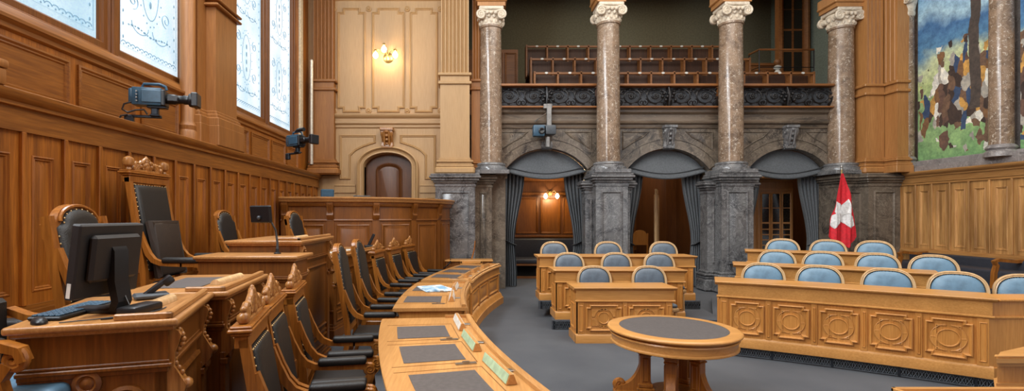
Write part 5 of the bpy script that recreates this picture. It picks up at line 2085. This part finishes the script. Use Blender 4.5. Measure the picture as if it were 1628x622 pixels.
# ================================================================ WROUGHT IRON BALUSTRADES
def balustrade(x0, x1, label, bulge_end=False):
    t = thing('iron_balustrade', label, 'balustrade', ((x0 + x1) / 2, 12.35, 4.56), 0, 'gallery balustrades', world=True)
    z0, z1 = 4.58, 5.06
    m = MB()
    m.box(x0, x1, 12.4, 12.44, z0 - .02, z1)
    m.build('back_cloth', 'iron_back', t)
    m = MB()
    m.box(x0, x1, 12.2, 12.5, z1, z1 + .06, bev=.012, seg=2)
    m.build('handrail', 'gallery_wood', t)
    m = MB()
    m.box(x0, x1, 12.22, 12.46, z0 - .05, z0 - .01, bev=.006)
    m.build('bottom_rail', 'gallery_wood', t)
    n = 4
    pw = (x1 - x0) / n
    zc = (z0 + z1) / 2
    for k in range(n):
        cx_ = x0 + pw * (k + .5)
        sg = 1 if k % 2 == 0 else -1
        yb = lambda z: 12.37 - .1 * sin(pi * (z - z0) / (z1 - z0))
        m = MB()
        def P(a, b):
            return Vector((cx_ + sg * a, yb(zc + b), zc + b))
        r = min(.225, pw * .42)
        sp2 = spiral(0, 0, r, .03, pi * .9, -2.1, 46)
        m.tube([P(a * 1.25, b) for a, b in sp2], [.022 - .009 * i / 46 for i in range(47)], 7)
        m.tube([P(a, b) for a, b in ((-r * 1.25, .0), (-pw * .48, -.12), (-pw * .5, -.22))], .02, 6)
        m.tube([P(a, b) for a, b in ((-r * 1.1, .12), (-pw * .45, .16), (-pw * .52, .22))], .016, 6)
        m.tube([P(r * 1.15 + a, -.15 + b) for a, b in spiral(0, 0, .085, .015, pi / 2, 1.4)], .014, 6)
        m.tube([P(r * 1.15 + a, .15 + b) for a, b in spiral(0, 0, .08, .015, -pi / 2, -1.4)], .014, 6)
        m.tube([P(-r * 1.2 + a, -.17 + b) for a, b in spiral(0, 0, .07, .015, pi / 2, -1.4)], .014, 6)
        for i in range(7):
            a = 2 * pi * i / 7
            m.ball(P(.045 * cos(a), .045 * sin(a)), .032, 8, (1, .6, 1))
        m.ball(P(0, 0), .03, 8)
        for i in range(10):
            a = 2 * pi * i / 10 + .3
            m.ball(P(r * 1.0 * cos(a) * 1.05, r * .8 * sin(a)), .026, 8, (1.5, .5, .8))
        m.build('scrollwork', 'iron', t, 50)
    m = MB()
    cx_ = (x0 + x1) / 2
    for i in range(9):
        m.ball((cx_ - .16 + .04 * i, 12.24, zc - .02 + .09 * sin(i * 2.1)), .045, 8)
    m.tube([(cx_, 12.26, z1), (cx_ + .02, 12.22, zc), (cx_, 12.25, z0)], [.02, .05, .02], 8)
    m.build('mask_ornament', 'iron', t)


balustrade(.74, 3.22, 'wrought iron scroll balustrade above the lit alcove')
balustrade(3.78, 6.25, 'wrought iron scroll balustrade above the open-door archway')
balustrade(6.81, 9.1, 'wrought iron scroll balustrade above the bookcase archway')

# ================================================================ GALLERY SEAT ROWS
def gallery_row(x0, x1, y, zt, zb, pitch, label):
    t = thing('gallery_bench', label, 'bench', ((x0 + x1) / 2, y, zb), 0, 'stepped gallery benches', world=True)
    m = MB()
    m.box(x0, x1, y, y + .05, zt - .05, zt + .01, bev=.008)
    m.build('top_rail', 'gallery_wood', t)
    MB().box(x0, x1, y + .22, y + .27, zb, zt - .02).build('back_panel', 'gallery_dark', t)
    MB().box(x0, x1, y - .35, y + .25, zb, zb + .08).build('step', 'gallery_dark', t)
    n = int(round((x1 - x0) / pitch))
    for k in range(n + 1):
        x = x0 + (x1 - x0) * k / n
        MB().box(x - .025, x + .025, y, y + .24, zb + .06, zt + .03, bev=.006).build('divider', 'gallery_wood', t)
    for k in range(n):
        x = x0 + (x1 - x0) * (k + .5) / n
        m = MB()
        m.lathe([(.001, 0), (.045, 0), (.045, .012), (.001, .014)], 14, M=Matrix.Translation((x, y, zt - .015)) @ Matrix.Rotation(pi / 2, 4, 'X') @ Matrix.Diagonal((1, .62, 1, 1)))
        m.build('number_plate', 'white_plate', t)
    bx_ = MB().box(x0, x1, y + .24, y + .9, zb - .25, zb).build('riser', 'gallery_dark', t)
    return t


gallery_row(1.82, 9.3, 13.2, 5.68, 4.75, .607, 'lowest stepped gallery bench, just above the iron balustrades')
gallery_row(1.84, 8.1, 14.1, 6.34, 5.35, .615, 'middle stepped gallery bench')
gallery_row(1.82, 8.1, 15.0, 7.01, 6.0, .62, 'topmost stepped gallery bench')
# iron guard rail and little wooden stool-like stand at the gallery end
t = thing('guard_rail', 'black square guard rail at the end of the gallery by the wooden door', 'railing', (8.6, 14.2, 4.42), 0, world=True)
Yr = 14.0
m = MB()
a, b, c_, d_ = at(1207, 79, Yr), at(1294, 79, Yr), at(1191, 87, 15.1), at(1207, 115, Yr)
m.tube([c_, a, b], .03, 6)
m.build('top_rail', 'gallery_wood', t)
m = MB()
for p in (a, b, c_):
    m.tube([p, Vector((p.x, p.y, 4.42))], .016, 6)
for dz in (-.5, -1.0):
    m.tube([c_ + Vector((0, 0, dz)), a + Vector((0, 0, dz)), b + Vector((0, 0, dz))], .013, 6)
m.build('bars', 'iron', t)
p = at(1236, 118, 14.7)
t = thing('ornament_stand', 'small white and brown turned ornament standing behind the gallery guard rail', 'ornament', (p.x, 14.7, 4.42), 0, world=True)
zq = at(1236, 118, 14.7).z
m = MB()
m.lathe([(.001, zq), (.1, zq), (.09, zq + .06), (.05, zq + .12), (.1, zq + .16), (.11, zq + .22), (.05, zq + .26), (.001, zq + .27)], 16, (p.x, 14.7, 0))
m.build('white_body', 'white_plate', t)
m = MB()
m.ball((p.x, 14.7, zq + .36), .1, 12)
m.build('brown_head', 'gallery_wood', t)
m = MB()
m.box(p.x - .12, p.x + .12, 14.58, 14.82, 4.42, zq, bev=.01)
m.build('post', 'gallery_dark', t)

# ================================================================ CURTAINS AND VALANCES
def fold_strip(m, top, bot, y, n, amp, tie=None):
    """pleated cloth between (x0,x1,z) top and bottom, narrowing at the tie"""
    rows_ = []
    N = n * 8
    steps = 22
    for j in range(steps + 1):
        v = j / steps
        z = top[2] + (bot[2] - top[2]) * v
        if tie and v < tie[2]:
            q = v / tie[2]
            q = q * q * (3 - 2 * q)
            a = top[0] + (tie[0] - top[0]) * q
            b = top[1] + (tie[1] - top[1]) * q
        elif tie:
            q = (v - tie[2]) / (1 - tie[2])
            q = min(1, q * 1.6)
            a = tie[0] + (bot[0] - tie[0]) * q
            b = tie[1] + (bot[1] - tie[1]) * q
        else:
            a, b = top[0] + (bot[0] - top[0]) * v, top[1] + (bot[1] - top[1]) * v
        row = []
        for i in range(N + 1):
            u = i / N
            row.append(Vector((a + (b - a) * u, y - amp * (sin(2 * pi * n * u) + .35 * sin(4 * pi * n * u + 1.3 + v)), z)))
        row += [Vector((p.x, y + amp + .03, p.z)) for p in row[::-1]]
        rows_.append(row)
    m.loft(rows_)


def archway(x0, x1, lab, left=True, right=True):
    c, hw, rise = (x0 + x1) / 2, (x1 - x0) / 2, zap - zsp
    rr = (hw * hw + rise * rise) / (2 * rise)
    th = math.asin(hw / rr)
    top = [(c + (rr - .01) * sin(-th + 2 * th * i / 24), zap - rr + (rr - .01) * cos(-th + 2 * th * i / 24)) for i in range(25)]
    t = thing('valance', 'grey cloth valance filling the top of the ' + lab, 'valance', (c, YB + .3, zsp), 0, 'arch valances', world=True)
    low = [(c + hw * .99 * (1 - 2 * i / 24), zsp - .05 - .19 * sin(pi * i / 24)) for i in range(25)]
    m = MB()
    rows_ = []
    for k in range(7):
        f = k / 6
        rows_.append([Vector((p[0] + (q[0] - p[0]) * f, YB + .2 - .12 * sin(pi * .5 * f), p[1] + (q[1] - p[1]) * f)) for p, q in zip(top, low[::-1])])
    rows_ += [[p + Vector((0, .05, 0)) for p in r_] for r_ in rows_[::-1]]
    m.loft([list(x) for x in zip(*rows_)])
    m.build('cloth', 'curtain', t, 50)
    m = MB()
    for dz, r_ in ((.012, .02), (.14, .014)):
        m.tube([Vector((x, YB + .08, z + dz)) for x, z in low], r_, 6)
    m.build('trim_band', 'curtain_band', t)
    z_t = zsp - .05
    for sg, on, side in ((-1, left, 'press box side'), (1, right, 'painted wall side')):
        if not on:
            continue
        e = c + sg * (hw - .02)
        cu = thing('curtain', 'grey pleated curtain in the %s, %s' % (lab, side), 'curtain', (e, YB + .35, 0), 0, 'archway curtains', world=True)
        m = MB()
        tp = sorted((e, e - sg * .5))
        tb = sorted((e - sg * .0, e - sg * .24))
        bb = sorted((e, e - sg * .3))
        fold_strip(m, (tp[0], tp[1], z_t), (bb[0], bb[1], .02), YB + .33, 5, .05, (tb[0], tb[1], .62))
        m.build('drape', 'curtain', cu, 70)
        m = MB()
        zt_ = z_t + (.02 - z_t) * .62
        m.tube([Vector((e - sg * .26, YB + .34, zt_ - .06)), Vector((e - sg * .2, YB + .26, zt_ - .03)), Vector((e - sg * .08, YB + .26, zt_ + .03)), Vector((e + sg * .02, YB + .33, zt_ + .07))], .05, 8, False, .35)
        m.build('tieback', 'curtain_band', cu)


archway(*ops[0], 'lit alcove archway')
archway(*ops[1], 'open-door archway')
archway(*ops[2], 'bookcase archway')

# ================================================================ WALL LAMPS
def bulb(m, c, r=.05):
    m.lathe([(.012, .03), (.02, .02), (r * .7, -.01), (r, -.06), (r * .85, -.1), (r * .3, -.135), (.001, -.14)], 16, c)


def add_light(name, loc, e, col=(1, .72, .38), r=.06):
    l = bpy.data.lights.new(name, 'POINT')
    l.energy, l.color, l.shadow_soft_size = e, col, r
    o = bpy.data.objects.new(name, l)
    o.location = loc
    COL.objects.link(o)
    return o


s = at(615, 90, YD)
t = thing('wall_sconce', 'three-armed brass wall lamp with glowing bulbs on the pale panelling', 'wall lamp', (s.x, YD, s.z), 0, world=True)
m = MB()
m.lathe([(.001, .0), (.13, 0), (.13, .015), (.09, .04), (.05, .05), (.001, .06)], 24, M=Matrix.Translation((s.x + .04, YD, s.z - .04)) @ Matrix.Rotation(pi / 2, 4, 'X'))
m.build('backplate', 'brass', t)
bl = [(s.x - .24, YD - .22, s.z + .02), (s.x - .02, YD - .3, s.z + .14), (s.x + .24, YD - .22, s.z + .03)]
for b_ in bl:
    m = MB()
    b_ = Vector(b_)
    o_ = Vector((s.x + .02, YD - .05, s.z))
    mid = Vector(((o_.x + b_.x) / 2, (o_.y + b_.y) / 2, max(o_.z, b_.z) + .16))
    pts = [o_.lerp(mid, k / 4) * (1 - k / 4) + mid.lerp(b_ + Vector((0, 0, .06)), k / 4) * (k / 4) for k in range(5)]
    m.tube(pts, .012, 8)
    m.lathe([(.02, .02), (.045, .04), (.03, .08), (.012, .09)], 14, b_)
    arm = m.build('arm', 'brass', t)
    m = MB()
    bulb(m, b_, .065)
    m.build('glass_shade', 'bulb', arm, 60)
add_light('sconce_light', (s.x, YD - .42, s.z - .08), 20)
s = at(875, 312, 15.5)
t = thing('alcove_lamp', 'two-bulb wall lamp glowing in the alcove behind the first archway', 'wall lamp', (s.x, 15.55, s.z), 0, world=True)
m = MB()
m.box(s.x - .06, s.x + .06, 15.5, 15.56, s.z + .02, s.z + .16, bev=.01)
m.build('backplate', 'brass', t)
for sg in (-1, 1):
    m = MB()
    m.tube([(s.x, 15.5, s.z + .1), (s.x + sg * .1, 15.36, s.z + .16), (s.x + sg * .18, 15.3, s.z + .06)], .012, 8)
    arm = m.build('arm', 'brass', t)
    m = MB()
    bulb(m, (s.x + sg * .18, 15.3, s.z + .05), .06)
    m.build('glass_shade', 'bulb', arm, 60)
add_light('alcove_light', (s.x, 15.1, s.z - .08), 36)

# ================================================================ BEHIND THE ARCHES
t = thing('alcove_bench', 'dark leather bench along the alcove wall under the two-bulb lamp', 'bench', (2.0, 14.9, 0), 0, world=True)
MB().box(.9, 3.4, 15.2, 15.5, .35, 1.14, bev=.05, seg=3).build('backrest', 'bench_dark', t, 60)
MB().box(.9, 3.4, 14.5, 15.3, .42, .58, bev=.05, seg=3).build('seat', 'bench_dark', t, 60)
m = MB()
m.box(.9, 3.4, 14.46, 15.3, .38, .43)
m.box(.9, 3.4, 14.5, 14.54, .0, .07)
m.build('seat_frame', 'gallery_wood', t)
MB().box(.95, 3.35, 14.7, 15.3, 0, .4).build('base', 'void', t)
# open door leaf in the middle archway
hx = at(1046, 350, 14.2).x
t = thing('door_leaf', 'open panelled door leaf with pale edges, standing ajar in the middle archway', 'door', (hx, 14.3, 0), radians(66))
m = MB()
m.box(-.45, .45, -.025, .025, .02, 2.6)
for z0, z1 in ((.15, .9), (1.05, 2.45)):
    for sy in (-1, 1):
        m.frame(rect(-.33, .33, z0, z1), dp, lambda u, v, h: Vector((u, sy * (.025 + h), v)))
m.build('leaf', 'chair_beech', t)
MB().box(-.3, .3, -.03, .03, 1.2, 2.3).build('door_glass', 'glass_dark', t, 0)
m = MB().ball((.38, -.06, 1.05), .03, 10)
m.build('handle', 'brass', t)
hx = at(1022, 380, 16.5).x
t = thing('side_chair', 'wooden chair with a pale frame seen through the open-door archway', 'chair', (hx, 16.6, 0), -.1)
for sx in (-.24, .24):
    for y in (-.22, .22):
        MB().box(sx - .025, sx + .025, y - .025, y + .025, 0, 1.25 if y > 0 else .45, bev=.005).build('leg', 'oak', t)
MB().box(-.27, .27, -.25, .25, .42, .48, bev=.015).build('seat', 'oak_flat', t)
m = MB()
m.prism([(-.25, .85), (.25, .85), (.25, 1.22)] + arcpts(0, 1.22, .2, 0, pi, 10, .14) + [(-.25, 1.22)], .2, .24, lambda u, v, h: Vector((u, h, v)))
m.build('backrest', 'oak', t)
# bookcase with pigeonholes in the right archway
t = thing('bookcase', 'tall wooden bookcase with three glazed doors above pigeonholes, in the archway beside the flag', 'bookcase', (9.08, 13.75, 0), radians(-16))
m = MB()
m.box(-1.25, .0, .0, .5, 0, 2.8)
m.box(-1.3, .04, -.05, .5, 2.8, 2.87, bev=.02)
m.box(-1.34, .08, -.09, .5, 2.87, 2.95, bev=.02)
m.box(-1.25, .0, -.02, .0, 2.55, 2.62, bev=.005)
m.frame(rect(-1.2, -.86, .3, 2.5), dp, lambda u, v, h: Vector((u, -h, v)))
m.build('case', 'warm_oak', t)
for k in range(3):
    x0 = -.8 + .26 * k
    m = MB()
    m.frame(rect(x0, x0 + .25, .3, 2.5), [(0, 0), (0, .02), (.02, .03), (.04, .02), (.045, -.0)], lambda u, v, h: Vector((u, -h, v)), fill=False)
    m.box(x0, x0 + .25, -.03, .0, 1.62, 1.67)
    dr = m.build('glazed_door', 'warm_oak', t)
    MB().box(x0 + .04, x0 + .21, -.012, -.004, .33, 2.47).build('pane', 'glass_dark', dr, 0)
    m = MB()
    for q in range(8):
        m.box(x0 + .04, x0 + .21, -.022, -.012, .4 + .15 * q, .43 + .15 * q)
    m.box(x0 + .04, x0 + .21, -.022, -.012, 2.05, 2.075)
    m.build('shelf', 'warm_oak', dr)

# ================================================================ DARK BENCH ALONG THE RIGHT WALL
t = thing('wall_bench', 'long dark upholstered bench along the plank-panelled wall', 'bench', (10.1, 9.5, .39), 0, world=True)
MB().box(10.2, 10.37, 5.4, 11.4, .5, 1.02, bev=.04, seg=3).build('backrest', 'bench_dark', t, 60)
MB().box(9.75, 10.3, 5.4, 11.4, .5, .84, bev=.05, seg=3).build('seat', 'bench_dark', t, 60)
MB().box(9.8, 10.37, 5.4, 11.4, .0, .5).build('base', 'bench_dark', t)
for y in (7.2, 9.1, 11.1):
    m = MB()
    m.band([(9.7, .5), (9.72, .8), (9.76, .93), (9.72, 1.0), (9.8, 1.03), (10.1, 1.0), (10.36, 1.02)], [.06, .06, .06, .06, .06, .055, .06], y - .035, y + .035, lambda u, v, h: Vector((u, h, v)))
    m.build('armrest', 'chair_oak', t)
bx('floor_tier_6', 'carpet', (9.2, 10.4, 5.3, 11.6, 0, .39))

# ================================================================ FLAG
fx, fy = at(1338, 300, 11.3).x, 11.3
t = thing('flag', 'red flag with a white cross hanging from a pole beside the stone archway', 'flag', (fx, fy, 0), 0, world=True)
zt_ = at(1338, 263, fy).z
m = MB()
m.tube([(fx, fy, 0), (fx, fy, zt_ - .1)], .018, 10)
m.lathe([(.001, 0), (.2, 0), (.2, .03), (.05, .07), (.03, .12), (.001, .12)], 20, (fx, fy, 0))
m.build('pole', 'brass', t)
m = MB()
m.lathe([(.001, 0), (.03, 0), (.022, .03), (.028, .06), (.014, .09), (.001, .12)], 14, (fx, fy, zt_ - .1))
m.build('finial', 'steel', t)
# cloth: outline as it hangs, with vertical folds; u across, v down
rows_ = [(276, 1338, 1341), (290, 1335, 1346), (310, 1331, 1352), (330, 1327, 1356), (350, 1322, 1360), (365, 1320, 1362), (377, 1319, 1362.5), (384, 1326, 1358), (390, 1341, 1352), (394, 1347, 1349.5)]


def cloth_pt(px, py, dy=0):
    fold = .035 * sin((px - 1319) * .33 + py * .012) + .015 * sin((px - 1319) * .81 + 1)
    k = min(1, max(0, (py - 276) / 60))
    p = at(px, py, fy - .16)
    return Vector((p.x, fy - .16 - fold * k + dy, p.z))


def outline(py):
    for a, b in zip(rows_, rows_[1:]):
        if a[0] <= py <= b[0]:
            f = (py - a[0]) / (b[0] - a[0])
            return a[1] + (b[1] - a[1]) * f, a[2] + (b[2] - a[2]) * f
    return rows_[-1][1], rows_[-1][2]


m = MB()
R_ = []
for j in range(41):
    py = 276 + (394 - 276) * j / 40
    a, b = outline(py)
    r_ = [cloth_pt(a + (b - a) * i / 30, py) for i in range(31)]
    r_ += [p + Vector((0, .012, 0)) for p in r_[::-1]]
    R_.append(r_)
m.loft(R_)
cl = m.build('cloth', 'red_flag', t, 70)
# the white cross as sewn cloth, folded with the flag: two crossing bars given by corner points in the photo
m = MB()
cross = [(1328.8, 320.5), (1339, 326.7), (1348.4, 316.8), (1354.8, 336), (1350, 339), (1356.6, 344), (1359, 358.5), (1352.5, 364.5), (1338, 352), (1326, 364), (1320.8, 358), (1324, 342.5), (1327.5, 340), (1326.2, 337)]
cen = (1338.5, 339)
rings = []
for k in range(9):
    f = 1 - k / 9
    rr_ = []
    n_ = len(cross)
    for i in range(n_):
        p, q = cross[i], cross[(i + 1) % n_]
        for s_ in range(6):
            g = s_ / 6
            px, py = p[0] + (q[0] - p[0]) * g, p[1] + (q[1] - p[1]) * g
            rr_.append(cloth_pt(cen[0] + (px - cen[0]) * f, cen[1] + (py - cen[1]) * f, -.007))
    rings.append(rr_)
m.loft([[p + Vector((0, .006, 0)) for p in rings[0]]] + rings)
m.build('white_cross', 'flag_white', cl, 70)

# ================================================================ LIGHT
w = bpy.data.worlds.new('World')
SC.world = w
w.use_nodes = True
bg = w.node_tree.nodes['Background']
bg.inputs[0].default_value = (.9, .94, 1, 1)
bg.inputs[1].default_value = 1.0


def area(name, loc, target, sx, sy, e, col):
    l = bpy.data.lights.new(name, 'AREA')
    l.shape = 'RECTANGLE'
    l.size, l.size_y, l.energy, l.color = sx, sy, e, col
    o = bpy.data.objects.new(name, l)
    o.location = loc
    o.rotation_euler = (Vector(target) - Vector(loc)).to_track_quat('-Z', 'Y').to_euler()
    COL.objects.link(o)
    return o


area('skylight', (3.7, 5.5, 9.45), (3.7, 5.5, 0), 8, 8, 860, (1, .93, .84))
area('window_daylight', (-3.8, 6.2, 7.9), (4.5, 7.4, 1.6), 5.0, 1.4, 700, (.88, .95, 1))
area('window_daylight_near', (-3.85, .9, 5.9), (5, 6.0, 1.0), 2.9, 4.2, 820, (.88, .95, 1))
area('gallery_fill', (4.8, 14.6, 9.3), (4.8, 14.6, 0), 7, 1.5, 95, (1, .9, .72))  # added fill so the gallery does not go black; no fitting behind it
area('vestibule_fill', (4.8, 14.0, 4.2), (4.8, 14.2, 0), 8, .6, 110, (1, .85, .66))  # invented overhead light that brightens the bookcase and door leaf
area('corridor_fill', (5.2, 17.5, 4.2), (5.2, 17.5, 0), 2.0, 2.5, 40, (1, .85, .66))  # extra light put in to lift the dark corridor, without a real lamp

cam = bpy.data.cameras.new('Camera')
co = bpy.data.objects.new('Camera', cam)
COL.objects.link(co)
co.location = (0, 0, EYE)
co.rotation_euler = (pi / 2, 0, 0)
cam.sensor_fit = 'HORIZONTAL'
cam.sensor_width = 36
cam.lens = 36 * F / 1628
cam.shift_x = (814 - CX) / 1628
cam.shift_y = (CY - 311) / 1628
cam.clip_start = .05
SC.camera = co
SC.view_settings.view_transform = 'Standard'
SC.view_settings.look = 'None'
SC.view_settings.gamma = 1
SC.view_settings.use_curve_mapping = False
SC.view_settings.exposure = 0
